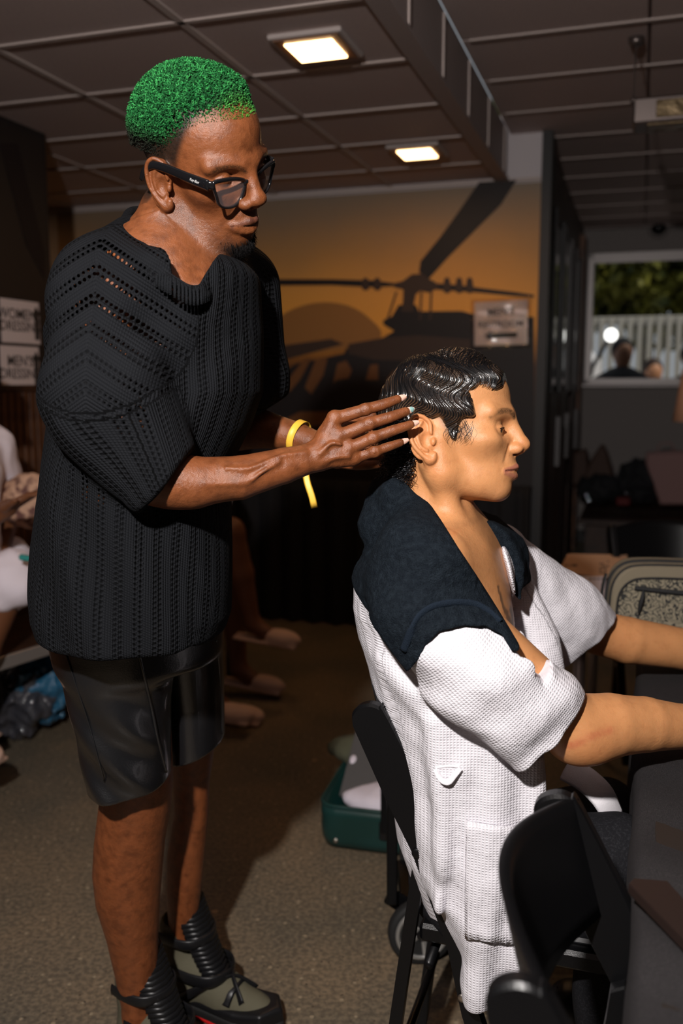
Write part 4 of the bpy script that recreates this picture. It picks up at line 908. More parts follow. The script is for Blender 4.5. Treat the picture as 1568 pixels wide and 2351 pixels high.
# ---- hair: sculpted cap, combed strands in S waves, curls at the nape
capf_ops = head_ops(FT)[:3]
scT = sub(capf_ops)
def wavef(L):
    """phase of the finger waves over the scalp"""
    return L[..., 2] * 118 + L[..., 0] * 26 + 1.1 * np.sin(L[..., 0] * 34 + .6)
def wave_h(p):
    L = FT.inv(p); return (.0036 * np.sin(wavef(L) + .9) * np.clip((L[..., 0] + .06) / .05, .15, 1)).astype(f32)
def loc2(F, f): return lambda p: f(F.inv(p).astype(f32))
def groove(L):
    ph = wavef(L); g_ = L[..., 0] - .0115 * np.cos(ph) * np.clip((L[..., 0] + .08) / .06, .3, 1) - .10 * L[..., 2]
    return np.sin(g_ * 2 * math.pi / .0040 + .8 * np.sin(L[..., 0] * 160)) , np.sin(g_ * 2 * math.pi / .0105 + 1.3)
def groove_d(p):
    a, b_ = groove(FT.inv(p)); return (-.00055 * a - .0008 * b_).astype(f32)
hair_ops = [('u', scT, 0), ('o', .0080, 0), ('d', lambda p: -wave_h(p), 0), ('d', groove_d, 0), ('i', loc2(FT, lambda L: _hp(L[..., [0, 2]]) + .004 * np.sin(L[..., 0] * 190) * (L[..., 2] < .10)), .008)]
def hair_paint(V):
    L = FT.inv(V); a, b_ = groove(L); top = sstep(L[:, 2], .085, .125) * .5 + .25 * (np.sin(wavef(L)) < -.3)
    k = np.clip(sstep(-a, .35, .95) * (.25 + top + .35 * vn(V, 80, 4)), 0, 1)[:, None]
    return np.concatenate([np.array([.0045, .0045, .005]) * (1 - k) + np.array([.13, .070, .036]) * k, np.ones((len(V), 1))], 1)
M_hairT = mat('wet_waved_hair', rough=.26, attr=True, spec=.9)
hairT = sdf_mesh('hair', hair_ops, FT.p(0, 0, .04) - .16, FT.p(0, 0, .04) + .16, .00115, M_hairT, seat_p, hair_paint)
hsurf = sub(hair_ops[:2] + hair_ops[2:3])
rs = np.random.RandomState(12); S = 380; K = 34
# strands start along a parting that follows the top of the head and fall down the side
sx = -.085 + .185 * rs.rand(S); sx = np.round(sx / .0034) * .0034 + rs.normal(0, .00085, S); side = np.where(rs.rand(S) < .80, -1, 1)
tt = np.linspace(0, 1, K)
az0 = .10 + .75 * rs.rand(S) ** 1.0                          # polar angle from the top where a strand starts
span = .50 + .55 * rs.rand(S)
# local direction: rotate around the x axis from the top to the side
th = (az0[:, None] - .12) + span[:, None] * tt[None]
zz_ = np.cos(th); yy_ = np.sin(th) * side[:, None]
rad_x = sx[:, None] + 0 * th
Ld = np.stack([rad_x * 1.0 / .095, yy_ * .9, zz_], -1)
ph_ = wavef(np.stack([rad_x, yy_ * .075, .055 + zz_ * .085], -1))
amp = .0115 * np.clip((sx + .07) / .05, .25, 1)[:, None]
Ld[..., 0] += (amp * np.cos(ph_) + .028 * tt[None] * (sx[:, None] > -.02)) / .095
dw = (Ld.reshape(-1, 3) / np.linalg.norm(Ld.reshape(-1, 3), axis=1)[:, None]) @ FT.R.T
pp = ray_surface(hsurf, FT.p(0, 0, .055), dw).reshape(S, K, 3); cc0 = FT.p(0, 0, .055)
pp = pp + (pp - cc0) / np.linalg.norm(pp - cc0, axis=2, keepdims=True) * (.0006 + .0014 * rs.rand(S)[:, None, None])
Lp = FT.inv(pp.reshape(-1, 3)).reshape(S, K, 3); ins = (_hp(Lp[..., [0, 2]].astype(f32)) < .003)
# cut each strand where it leaves the hair area: clamp later points onto the last one inside
last = np.where(ins.all(1), K - 1, np.maximum(np.argmin(ins, 1) - 1, 0)); ok = last > 8
pp = pp[ok]; last = last[ok]
ii = np.minimum(np.arange(K)[None], last[:, None]); pp = np.take_along_axis(pp, ii[..., None], 1) + (np.maximum(np.arange(K)[None] - last[:, None], 0)[..., None] * 2e-5)
st_ = strands('waved_strands', pp, .00045, M_wethair, hairT); st_['kind'] = 'stuff'
# nape and back curls
rs = np.random.RandomState(21); n_ = 1500; K = 16; t = np.linspace(0, 1, K)
d = np.stack([-.35 - .65 * rs.rand(n_), -.95 + 1.9 * rs.rand(n_), -.75 + 1.25 * rs.rand(n_)], 1); d /= np.linalg.norm(d, axis=1)[:, None]
nkf = sub(tb[:3] + tb[-1:] * 0 + [('u', rc(FT.p(-.028, 0, -.02), P(1010, 1225, 1.49), .052, .058), .012)])
sp_ = ray_surface(nkf, FT.p(-.01, 0, .0), d @ FT.R.T, .18); Ls = FT.inv(sp_)
k = (Ls[:, 2] > -.080) & (Ls[:, 2] < .045) & (Ls[:, 0] < -.028 - .25 * np.clip(-Ls[:, 2], 0, 1)); sp_ = sp_[k]; dd = (d @ FT.R.T)[k]; n_ = len(sp_)
ax_ = np.array([-.25, 0, -.9]) + dd * .25 + rs.randn(n_, 3) * .22; ax_ /= np.linalg.norm(ax_, axis=1)[:, None]
u_ = np.cross(ax_, dd); u_ /= np.linalg.norm(u_, axis=1)[:, None]; v_ = np.cross(ax_, u_); r_ = .0022 + .0032 * rs.rand(n_); ph = rs.rand(n_) * 6.28
an = ph[:, None] + (9 + 5 * rs.rand(n_))[:, None] * t; ln_ = .018 + .020 * rs.rand(n_)
paths = sp_[:, None] + dd[:, None] * (.0035 + .007 * rs.rand(n_))[:, None, None] + ax_[:, None] * (ln_[:, None] * t)[..., None] + (u_[:, None] * np.cos(an)[..., None] + v_[:, None] * np.sin(an)[..., None]) * r_[:, None, None]
nc_ = strands('nape_curls', paths, .00075, M_wethair, hairT); nc_['kind'] = 'stuff'
# fine wisps before the ear
rs = np.random.RandomState(3); W = []
for i in range(55):
    a = FT.p(.022 + .034 * rs.rand(), -.064, .032 - .016 * rs.rand()); L = [a]
    for j in range(7): a = a + FT.R @ np.array([.0035 * math.cos(j * .8 + i * .5) - .0006, 0, -.0040]); L.append(a)
    W.append(L)
W = np.array(W); fsk = sub(tb[:14]); c0 = FT.p(.02, 0, .02); dw = W.reshape(-1, 3) - c0; dw /= np.linalg.norm(dw, axis=1)[:, None]
W = ray_surface(fsk, c0, dw, .12).reshape(W.shape) + dw.reshape(W.shape) * .0006
ws = strands('temple_wisps', W, .00028, M_wethair, hairT); ws['kind'] = 'stuff'
# ---- robe
rrow = colrows([(1200, 905, 1110), (1260, 850, 1150), (1330, 818, 1172), (1400, 812, 1190), (1470, 826, 1205), (1560, 852, 1222), (1650, 880, 1235), (1750, 902, 1242), (1850, 905, 1246), (1920, 910, 1250), (1980, 930, 1262), (2040, 960, 1270), (2100, 1000, 1270)], 1.50, .185)
def rfold(p):
    x, y, z = p[..., 0], p[..., 1], p[..., 2]; near = np.exp(-((y - 1.30) / .09) ** 2)
    s1 = x * .80 + z * .60     # folds fanning from the armpit down and to the back
    f = .0085 * np.sin((x * .55 + (z - .8) * .83) * 78 + 1.5 * np.sin(x * 22)) * np.exp(-((z - .92) / .13) ** 2) * np.exp(-((x - .09) / .14) ** 2)
    g_ = .0060 * np.sin(x * 92 + 1.4 * np.sin(z * 9)) * np.exp(-((z - .62) / .20) ** 2)
    h_ = .0075 * np.sin((x * .62 - z * .78) * 66 + 1.3 * np.sin(z * 14 + x * 9)) * np.exp(-((x - .28) / .12) ** 2 - ((z - .88) / .12) ** 2)
    return ((f + g_ + h_) * near + .0034 * vn(p, 20, 6) + .0016 * vn(p, 46, 8)).astype(f32)
cuffT = P(1280, 1688, 1.30); cT = P(1330, 1732, 1.30) - P(1272, 1682, 1.30)
c_hi, c_lo = P(1340, 1600, 1.32), P(1205, 1765, 1.27)
cdir = c_hi - c_lo; nC = np.cross(cdir, (0, 1, 0)); nC /= np.linalg.norm(nC); nC = nC * (1 if nC[0] > 0 else -1)
sl_t = sub([('u', rc(P(985, 1405, 1.33), P(1145, 1548, 1.30), .070, .066), 0), ('u', rc(P(1145, 1545, 1.30), P(1310, 1665, 1.32), .066, .056), .04), ('u', rc(P(1060, 1500, 1.30), P(1225, 1735, 1.28), .055, .034), .05), ('u', rc(P(960, 1440, 1.33), P(1080, 1560, 1.29), .05, .05), .05), ('i', plane((c_hi + c_lo) / 2, nC), .006)])
cf_hi, cf_lo = P(1402, 1400, 1.82), P(1284, 1520, 1.74); nF = np.cross(cf_hi - cf_lo, (0, 1, 0)); nF /= np.linalg.norm(nF); nF = nF * (1 if nF[0] > 0 else -1)
sl_f = sub([('u', rc(P(1180, 1320, 1.69), P(1290, 1410, 1.75), .066, .072), 0), ('u', rc(P(1290, 1405, 1.75), P(1370, 1465, 1.80), .072, .062), .04), ('u', rc(P(1240, 1420, 1.70), P(1300, 1500, 1.73), .05, .03), .03), ('i', plane((cf_hi + cf_lo) / 2, nF), .006)])
skr = colrows([(1620, 960, 1225), (1750, 985, 1232), (1850, 1006, 1236), (1950, 1014, 1240), (2050, 1022, 1246), (2120, 1040, 1246), (2200, 1060, 1245), (2260, 1058, 1240), (2350, 1088, 1236), (2400, 1095, 1236)], 1.34, .030)
def skf(p):
    x, z = p[..., 0], p[..., 2]; return (.007 * np.sin(x * 78 + 1.2 * np.sin(z * 7) + .5) * np.clip((1.0 - z) / .35, .2, 1) + .003 * np.sin(z * 60 + x * 30) * np.exp(-((z - .52) / .10) ** 2)).astype(f32)
skirt = sub([('u', column(skr, 0, 2.6), 0), ('d', skf, 0), ('i', plane((0, 0, P(1100, 2345, 1.34)[2]), np.array([.15, 0, -1.])), .008), ('i', plane((0, 0, P(1100, 1620, 1.34)[2]), (0, 0, 1)), .02)])
zr0 = P(1000, 1215, 1.5)[2]
_vn = polyxz([(1020, 1150), (1125, 1190), (1138, 1225), (1150, 1262), (1166, 1330), (1186, 1385), (1206, 1446), (1180, 1468), (1140, 1425), (1060, 1300), (1000, 1200)], 1.48)
def vneck(p): return np.maximum(_vn(p), np.maximum(p[..., 1] - 1.60, 1.245 - p[..., 1])).astype(f32)
robe_ops = [('u', column(rrow), 0), ('i', plane((0, 0, zr0), (0, 0, 1)), .05), ('u', rc(P(975, 1310, 1.36), P(1135, 1290, 1.67), .072), .04), ('i', plane((0, 0, P(1000, 2085, 1.5)[2]), (0, 0, -1)), .02), ('u', sl_t, .012), ('u', sl_f, .015), ('d', rfold, 0), ('u', skirt, .012),
            ('s', vneck, .008), ('u', chain([P(1138, 1250, 1.62), P(1180, 1340, 1.61), P(1238, 1470, 1.60), P(1242, 1610, 1.58)], [.024, .031, .036, .05]), .012), ('d', lambda p: (.0014 * np.sin(p[..., 0] * 150 + p[..., 2] * 60) * np.exp(-((p[..., 1] - 1.60) / .05) ** 2)).astype(f32), 0), ('s', rc(FT.p(-.02, 0, -.09), P(1030, 1240, 1.50), .070, .085), .01),
            ('s', rc((c_hi + c_lo) / 2 - nC * .03, (c_hi + c_lo) / 2 + nC * .03, .030, .042), .004), ('s', rc((cf_hi + cf_lo) / 2 - nF * .03, (cf_hi + cf_lo) / 2 + nF * .03, .030, .044), .004)]
axn = (P(1310, 1665, 1.3) - P(1010, 1385, 1.3)); axn /= np.linalg.norm(axn); e1n = np.cross(axn, (0, 1, 0)); e1n /= np.linalg.norm(e1n)
def robe_uv(V):
    Vf = V.astype(f32); a = column(rrow)(Vf); b_ = np.minimum(sl_t(Vf), sl_f(Vf)); q = V - P(1010, 1385, 1.3)
    m = b_ < a - .002; u = np.where(m, q @ e1n, V[:, 0] * .97 + V[:, 1] * .6 * (np.abs(V[:, 1] - 1.5) < .12)); v = np.where(m, q @ axn, V[:, 2])
    return {'knit': np.stack([u, v, 0 * u], 1)}
robe = sdf_mesh('robe', robe_ops, (-.05, 1.10, .26), (.62, 2.0, 1.22), .0030, M_waffle, seat_p, None, robe_uv)
robef = sub(robe_ops)
def onrobe(x, y, Y0, dy=.0):
    """first robe surface behind picture point, searching from Y0 away"""
    p, q = P(x, y, Y0), P(x, y, Y0 + .40); ts = np.linspace(0, 1, 161); pts = p + (q - p) * ts[:, None]; d = robef(pts.astype(f32)); k = np.argmax(d < .0008)
    if d[k] >= .0008: k = int(np.argmin(d))
    return pts[k] + np.array([0, dy, 0])
def ribbon(pxs, Y0, r, sy, name, m, parent, n=5):
    pts = [onrobe(x, y, Y0) for x, y in pxs]; return MB().tube(spline(pts, n), r, 8, sy=sy).build(name, m, parent, smooth=True)
# pocket, belt loop, hems
pk = MB(); G = []
for i in range(15):
    v_ = i / 14; row = []
    for j in range(19):
        u_ = j / 18; x = 1070 + (1186 + 14 * v_ - 1070) * u_; y = 1880 + 14 * u_ + (2148 - 1880) * v_; row.append(onrobe(x, y, 1.20) + np.array([0, -.0045 - .0035 * math.sin(math.pi * u_) - .0012 * math.sin(u_ * 19 + v_ * 7) * v_, 0]))
    G.append(row)
pk.grid(G); po = pk.build('pocket', M_waffle, robe, smooth=True)
a = po.data.attributes.new('knit', 'FLOAT_VECTOR', 'POINT'); co = np.array([v.co[:] for v in po.data.vertices]); a.data.foreach_set('vector', np.stack([co[:, 0], co[:, 2], co[:, 0] * 0], 1).astype(np.float32).ravel())
sd = po.modifiers.new('thick', 'SOLIDIFY'); sd.thickness = .004; sd.offset = -1
lp = [onrobe(x, y, 1.2) + np.array([0, -dy, 0]) for x, y, dy in ((1000, 1764, .002), (1012, 1786, .006), (1028, 1790, .008), (1042, 1776, .006), (1056, 1762, .002))]; MB().tube(spline(lp, 4), .0022, 8, sy=.006).build('belt_loop', M_robe_seam, robe, smooth=True)
ribbon([(1000, 1762), (1028, 1758), (1056, 1760)], 1.2, .0025, .003, 'loop_stitching', M_robe_seam, robe)
# lapel bands on both sides of the opening
ribbon([(1110, 1215), (1122, 1250), (1128, 1300), (1140, 1345), (1160, 1390), (1180, 1432)], 1.50, .012, .005, 'lapel', M_robe_seam, robe)
# ---- towel over the shoulders
near_poly = [(858, 1094), (885, 1096), (905, 1101), (950, 1120), (985, 1152), (1010, 1190), (1040, 1240), (1080, 1300), (1120, 1362), (1160, 1432), (1157, 1442), (1140, 1440), (1122, 1410), (1090, 1394), (1040, 1391), (990, 1402), (962, 1432), (948, 1465), (925, 1504), (895, 1470), (866, 1432), (815, 1388), (790, 1340), (790, 1200), (850, 1150)]
far_poly = [(1040, 1150), (1075, 1168), (1110, 1172), (1150, 1192), (1185, 1222), (1197, 1245), (1193, 1280), (1213, 1328), (1200, 1342), (1168, 1342), (1152, 1330), (1146, 1302), (1122, 1288), (1095, 1230), (1078, 1190), (1060, 1180)]
tbase = sub([('u', column(rrow), 0), ('i', plane((0, 0, zr0), (0, 0, 1)), .05), ('u', rc(P(975, 1300, 1.36), P(1140, 1278, 1.66), .074), .04), ('u', sl_t, .02), ('o', .010, 0),
             ('u', rc(P(893, 1126, 1.50), P(880, 1210, 1.47), .022, .045), .03), ('u', rc(P(915, 1130, 1.44), P(1040, 1290, 1.36), .022, .030), .04), ('u', rc(P(893, 1126, 1.50), P(915, 1130, 1.44), .020), .02), ('u', rc(P(893, 1126, 1.50), P(1060, 1195, 1.62), .022, .03), .03), ('u', rc(P(1085, 1210, 1.60), P(1175, 1300, 1.66), .040, .042), .03), ('u', rc(P(1040, 1290, 1.36), P(1145, 1425, 1.38), .030, .016), .03),
             ('d', lambda p: (.0028 * np.sin((p[..., 0] * .6 + p[..., 2] * .8) * 42 + 2 * np.sin(p[..., 2] * 12)) + .0022 * vn(p, 30, 4) + .0009 * vn(p, 160, 2) + .0004 * vn(p, 520, 7)).astype(f32), 0)])
pn = polyxz(near_poly, 1.36); pf = polyxz(far_poly, 1.64)
reg = lambda p: np.minimum(np.maximum(pn(p), p[..., 1] - 1.50), np.maximum(pf(p), 1.49 - p[..., 1])).astype(f32)
tow_ops = [('u', tbase, 0), ('i', reg, .006), ('s', rc(FT.p(-.03, 0, -.06), P(1040, 1270, 1.49), .056, .066), .006)]
towel = sdf_mesh('towel', tow_ops, (-.06, 1.20, .90), (.42, 1.82, 1.24), .0026, M_towel, None, label='navy terry towel draped round the neck and over the shoulders of the seated person'); tag(towel, cat='towel')
towf = sub(tow_ops)
def ontow(x, y, Y0):
    p, q = P(x, y, Y0), P(x, y, Y0 + .30); ts = np.linspace(0, 1, 121); pts = p + (q - p) * ts[:, None]; d = towf(pts.astype(f32)); k = np.argmax(d < .001)
    if d[k] >= .001: k = int(np.argmin(d))
    return pts[k]
MB().tube(spline([ontow(x, y, 1.18) for x, y in ((1148, 1428), (1122, 1405), (1090, 1388), (1045, 1384), (995, 1393), (962, 1416), (944, 1450), (926, 1494))], 5), .0065, 8, sy=.0032, up=(0, -.3, 1)).build('hem_band', M_towel_hem, towel, smooth=True)
MB().tube(spline([ontow(x, y, 1.40) for x, y in ((1207, 1332), (1185, 1334), (1168, 1332), (1152, 1318))], 5), .007, 8, sy=.0032).build('hem_band', M_towel_hem, towel, smooth=True)
# ---- trousers, legs under the table
tr = [('u', rc(P(1130, 2010, 1.42), P(1400, 1975, 1.40), .085, .072), 0), ('u', rc(P(1400, 1975, 1.40), (P(1400, 1975, 1.40)[0] + .03, 1.42, .12), .070, .055), .03),
      ('u', rc(P(1150, 1950, 1.62), P(1390, 1880, 1.68), .085, .070), .02), ('u', rc(P(1390, 1880, 1.68), (P(1390, 1880, 1.68)[0] + .03, 1.70, .12), .068, .055), .03), ('u', el(P(1090, 2020, 1.52), (.12, .17, .085)), .03), ('i', plane((0, 0, .09), (0, 0, -1)), .01), ('d', lambda p: (.003 * np.sin(p[..., 0] * 60 + p[..., 2] * 40)).astype(f32), 0)]
sdf_mesh('trousers', tr, (.0, 1.20, .06), (.75, 1.9, .75), .005, M_trouser, seat_p)
for Yf in (1.42, 1.70):
    x0 = P(1400, 1975, 1.40)[0] + .03; sdf_mesh('shoe', [('u', rc((x0 - .01, Yf, .055), (x0 + .10, Yf, .045), .045, .036), 0), ('u', el((x0 + .13, Yf, .04), (.07, .045, .038)), .03), ('u', rc((x0, Yf, .05), (x0, Yf, .10), .045, .05), .02), ('i', plane((0, 0, .003), (0, 0, -1)), .004)], (x0 - .1, Yf - .1, -.02), (x0 + .25, Yf + .1, .2), .005, M_shoe_b, seat_p)
# grey-white robe flap lying on the thighs
fp = [P(1300, 1765, 1.50), P(1345, 1790, 1.47), P(1385, 1830, 1.45), (P(1410, 1880, 1.46))]
MB().tube(spline(fp, 5), [.022] * 16, 10, sy=.006, up=(.6, .3, .7)).build('robe_flap', M_robe_seam, seat_p, smooth=True)
# ================================================================== ROOM
ZL, ZR_, SB, SM, TB = 2.39, 2.60, 1.118, 1.312, 3.15
M_ceil = mat('ceiling_tile', (.46, .36, .335), .75, noise=(90, 4, (.42, .33, .305), .45, .7), bump=[(260, .5, 'n')])
M_tbar = mat('ceiling_bar', (.44, .36, .33), .65); M_dframe = mat('dark_metal_frame', (.09, .08, .08), .5)
M_soff = mat('soffit_paint', (.33, .27, .255), .6, bump=[(90, .3, 'n')])
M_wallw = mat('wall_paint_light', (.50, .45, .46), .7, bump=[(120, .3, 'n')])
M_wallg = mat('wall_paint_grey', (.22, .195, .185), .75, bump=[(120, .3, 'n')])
M_dark = mat('dark_laminate', (.010, .008, .008), .55); M_frame = mat('aluminium_frame', (.42, .38, .37), .4, metal=.3)
M_ply = mat('brown_wood', (.14, .055, .022), .55, noise=(9, 6, (.07, .026, .012), .4, .65), bump=[(40, .4, 'n')])
M_darkwood = mat('dark_brown_wood', (.045, .018, .009), .5, noise=(12, 6, (.022, .009, .005), .4, .65))
def floor_material():
    m = mat('polished_concrete', (.20, .155, .105), .42, spec=.35); x = NM(m); N = x.N; L = x.L; b = N['Principled BSDF']; tc = N.new('ShaderNodeTexCoord')
    def noise(sc, det, a, b_, c1, c2):
        n = N.new('ShaderNodeTexNoise'); n.inputs['Scale'].default_value = sc; n.inputs['Detail'].default_value = det; L.new(tc.outputs['Object'], n.inputs['Vector'])
        r = N.new('ShaderNodeValToRGB'); r.color_ramp.elements[0].position = a; r.color_ramp.elements[1].position = b_; r.color_ramp.elements[0].color = (*c1, 1); r.color_ramp.elements[1].color = (*c2, 1); L.new(n.outputs[0], r.inputs[0]); return r.outputs[0], n.outputs[0]
    c0, _ = noise(2.2, 6, .35, .68, (.215, .165, .112), (.125, .112, .088))
    c1, f1 = noise(85, 5, .40, .62, (.62, .62, .62), (1.12, 1.08, 1.02))
    mx = N.new('ShaderNodeMix'); mx.data_type = 'RGBA'; mx.blend_type = 'MULTIPLY'; mx.inputs[0].default_value = 1; L.new(c0, mx.inputs[6]); L.new(c1, mx.inputs[7])
    def specks(scale, thr, col, prev):
        v = N.new('ShaderNodeTexVoronoi'); v.inputs['Scale'].default_value = scale; v.inputs['Randomness'].default_value = 1; L.new(tc.outputs['Object'], v.inputs['Vector'])
        sp = N.new('ShaderNodeSeparateColor'); L.new(v.outputs['Color'], sp.inputs[0]); k = x('MULTIPLY', x('LESS_THAN', v.outputs['Distance'], thr), x('LESS_THAN', sp.outputs[0], .32))
        q = N.new('ShaderNodeMix'); q.data_type = 'RGBA'; q.inputs[7].default_value = (*col, 1); L.new(k, q.inputs[0]); L.new(prev, q.inputs[6]); return q.outputs[2]
    o = specks(42, .20, (.30, .24, .16), mx.outputs[2]); o = specks(60, .16, (.055, .042, .030), o); o = specks(9, .09, (.34, .25, .15), o)
    L.new(o, b.inputs['Base Color']); bp = N.new('ShaderNodeBump'); bp.inputs['Strength'].default_value = .25; bp.inputs['Distance'].default_value = .002; L.new(f1, bp.inputs['Height']); L.new(bp.outputs[0], b.inputs['Normal'])
    return m
M_floor = floor_material()
def struct(name, mb, m, parent=None, smooth=False):
    o = mb.build(name, m, parent, smooth=smooth)
    if parent is None: o['kind'] = 'structure'
    return o
struct('floor', MB().rbox(-4.5, 5.6, -6.2, 3.3, -.12, 0), M_floor)
cl = struct('ceiling', MB().rbox(-4.5, SB - .02, -6.2, .12, ZL + .03, ZL + .12).rbox(SB, 5.6, -6.2, 3.3, ZR_ + .03, ZR_ + .12), M_tbar)
tile_me = {}
def tiles(s_edges, t_edges, z):
    for a, b in zip(s_edges[:-1], s_edges[1:]):
        for c_, d in zip(t_edges[:-1], t_edges[1:]):
            key = (round(b - a, 3), round(d - c_, 3))
            if key not in tile_me:
                mb = MB().box((0, 0, .014), D2 * ((b - a) / 2 - .005), D1 * ((d - c_) / 2 - .005), (0, 0, .014), .004); o = mb.build('ceiling_panel', M_ceil, None); tile_me[key] = o.data; bpy.data.objects.remove(o)
            o = bpy.data.objects.new('ceiling_panel', tile_me[key]); C.objects.link(o); o.parent = cl; o.location = R((a + b) / 2, (c_ + d) / 2, z + .004)
tl = [-4.78, -4.28, -3.80, -3.32, -2.83, -2.35, -1.85, -1.35, -.87, -.38, .11]
tiles([-2.75, -2.10, -1.455, -.81, -.155, .50, 1.095], tl, ZL); tr_ = tl + [.60, 1.09, 1.58, 2.07, 2.56, 3.05]
tiles([1.122, 1.79, 2.44, 3.09, 3.74], tr_, ZR_)
# inverted T bars
tbm = MB()
for s_ in (-2.10, -1.455, -.81, -.155, .50): tbm.rbox(s_ - .012, s_ + .012, -4.78, .11, ZL - .004, ZL + .002)
for t_ in tl: tbm.rbox(-2.75, 1.10, t_ - .010, t_ + .010, ZL - .004, ZL + .002)
for s_ in (2.44, 3.09): tbm.rbox(s_ - .010, s_ + .010, -4.78, 3.05, ZR_ - .004, ZR_ + .002)
for t_ in tr_: tbm.rbox(1.16, 3.74, t_ - .010, t_ + .010, ZR_ - .004, ZR_ + .002)
tbm.build('ceiling_bars', M_tbar, cl)
# step between the two ceiling heights, clad in panels
st = struct('trim_1', MB().rbox(SB - .05, SB - .008, -6.0, .0, ZL - .006, ZR_ + .03).rbox(SB - .055, SB + .010, -6.0, 0, ZL - .018, ZL - .004), M_soff)
for i, t_ in enumerate(np.arange(-5.55, .01, .49)):
    MB().rbox(SB - .008, SB + .002, t_ - .49 + .006, t_ - .006, ZL + .0, ZR_ - .004).build('fascia_panel', M_soff, st)
    MB().rbox(SB - .002, SB + .008, t_ - .007, t_ + .007, ZL, ZR_).build('cover_strip', M_tbar, st)
# mural wall, light piece above it, left and right walls
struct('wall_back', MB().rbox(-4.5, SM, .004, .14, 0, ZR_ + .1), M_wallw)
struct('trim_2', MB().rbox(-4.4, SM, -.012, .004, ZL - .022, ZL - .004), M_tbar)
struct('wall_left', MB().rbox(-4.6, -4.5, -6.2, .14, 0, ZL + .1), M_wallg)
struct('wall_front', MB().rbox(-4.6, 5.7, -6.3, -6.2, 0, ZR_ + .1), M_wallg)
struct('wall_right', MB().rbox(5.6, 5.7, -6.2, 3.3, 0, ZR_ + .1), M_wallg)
# mural
def mural_material():
    m = mat('printed_sunset_mural', (.3, .15, .05), .55, spec=.3); x = NM(m); N = x.N; L = x.L; b = N['Principled BSDF']; tc = N.new('ShaderNodeTexCoord'); sp = N.new('ShaderNodeSeparateXYZ'); L.new(tc.outputs['Object'], sp.inputs[0])
    n = N.new('ShaderNodeTexNoise'); n.inputs['Scale'].default_value = 1.6; n.inputs['Detail'].default_value = 4; L.new(tc.outputs['Object'], n.inputs['Vector'])
    z = x('ADD', sp.outputs[2], x('MULTIPLY', x('SUBTRACT', n.outputs[0], .5), .30)); r = N.new('ShaderNodeValToRGB'); L.new(x('DIVIDE', z, 2.4), r.inputs[0])
    E_ = r.color_ramp.elements; E_[0].position = 0; E_[0].color = (.02, .010, .006, 1); E_[1].position = 1; E_[1].color = (.20, .155, .115, 1)
    for p_, c_ in ((.50, (.030, .014, .008)), (.60, (.10, .035, .010)), (.655, (.42, .17, .022)), (.70, (.68, .30, .045)), (.76, (.62, .28, .055)), (.84, (.42, .21, .065)), (.93, (.26, .165, .095))):
        e_ = E_.new(p_); e_.color = (*c_, 1)
    L.new(r.outputs[0], b.inputs['Base Color']); return m
mural = MB().rbox(-1.57, SM - .015, -.010, .002, 0.02, ZL - .03).build('mural', mural_material(), None, 'wall mural printed with a dark helicopter against an orange sunset sky'); tag(mural, cat='mural')
NW = -D1; WP = M0 + D1 * (-.011)
def W_(x, y): return Ppl(x, y, WP, D1)
M_ink = mat('mural_dark_print', (.012, .008, .008), .55, spec=.3); M_ink2 = mat('mural_brown_print', (.040, .022, .015), .55, spec=.3); M_hill = mat('mural_hill_print', (.26, .115, .03), .55, spec=.3); M_glow = mat('mural_amber_print', (.13, .05, .014), .55, spec=.3)
def decal(name, pts, m, k=0, curve=False):
    pl = [W_(x, y) for x, y in pts]
    if curve: pl = spline(pl, 4, True)
    return MB().prism([p + NW * (.0006 + .0006 * k) for p in pl], NW, .0006).build(name, m, mural)
decal('rotor_blade', [(1100, 418), (1186, 413), (1150, 470), (1080, 540), (1030, 590), (985, 640), (962, 625), (965, 600), (1010, 545), (1050, 490)], M_ink)
decal('rotor_blade', [(300, 655), (600, 641), (760, 641), (860, 644), (905, 650), (905, 657), (860, 660), (760, 655), (600, 656), (300, 680)], M_ink)
decal('rotor_blade', [(1000, 650), (1060, 655), (1110, 662), (1180, 670), (1226, 677), (1226, 683), (1180, 680), (1100, 672), (1040, 668), (1000, 665)], M_ink)
decal('rotor_hub', [(925, 645), (945, 630), (970, 628), (985, 640), (1000, 648), (1010, 660), (985, 672), (965, 668), (955, 676), (950, 700), (950, 715), (922, 715), (925, 690), (926, 665), (905, 660), (905, 650)], M_ink2, 1)
for x0 in (833, 860, 1020, 1048, 1072): decal('rotor_clamp', [(x0, 641), (x0 + 12, 640), (x0 + 14, 664 + (x0 > 1000) * 6), (x0 - 1, 664 + (x0 > 1000) * 6)], M_ink2, 1, True)
for x0 in (905, 962, 985): decal('control_rod', [(x0 + 3, 670), (x0 + 8, 670), (x0 + 5 - (x0 < 950) * 18, 735), (x0 - (x0 < 950) * 18, 735)], M_ink2, 2)
decal('helicopter_body', [(880, 735), (900, 726), (915, 700), (955, 700), (962, 715), (1060, 714), (1090, 722), (1226, 728), (1226, 1400), (330, 1400), (330, 1120), (560, 1000), (625, 870), (680, 835), (790, 812), (800, 790), (880, 775), (905, 760), (880, 745)], M_ink, 0)
decal('cowling', [(800, 790), (880, 776), (960, 770), (1080, 780), (1080, 830), (860, 826), (800, 812)], M_ink2, 1)
for pl in ([(655, 880), (700, 822), (715, 822), (690, 870), (665, 900)], [(700, 890), (725, 825), (752, 822), (742, 862), (715, 905)], [(765, 880), (775, 835), (795, 828), (808, 850), (800, 868), (775, 872)], [(840, 872), (850, 838), (868, 836), (868, 872)], [(880, 950), (890, 870), (905, 850), (915, 900), (910, 980), (885, 990)], [(625, 905), (640, 895), (655, 905), (640, 920)], [(660, 960), (690, 945), (760, 945), (750, 975), (670, 985)]):
    decal('helicopter_window', pl, M_glow, 1)
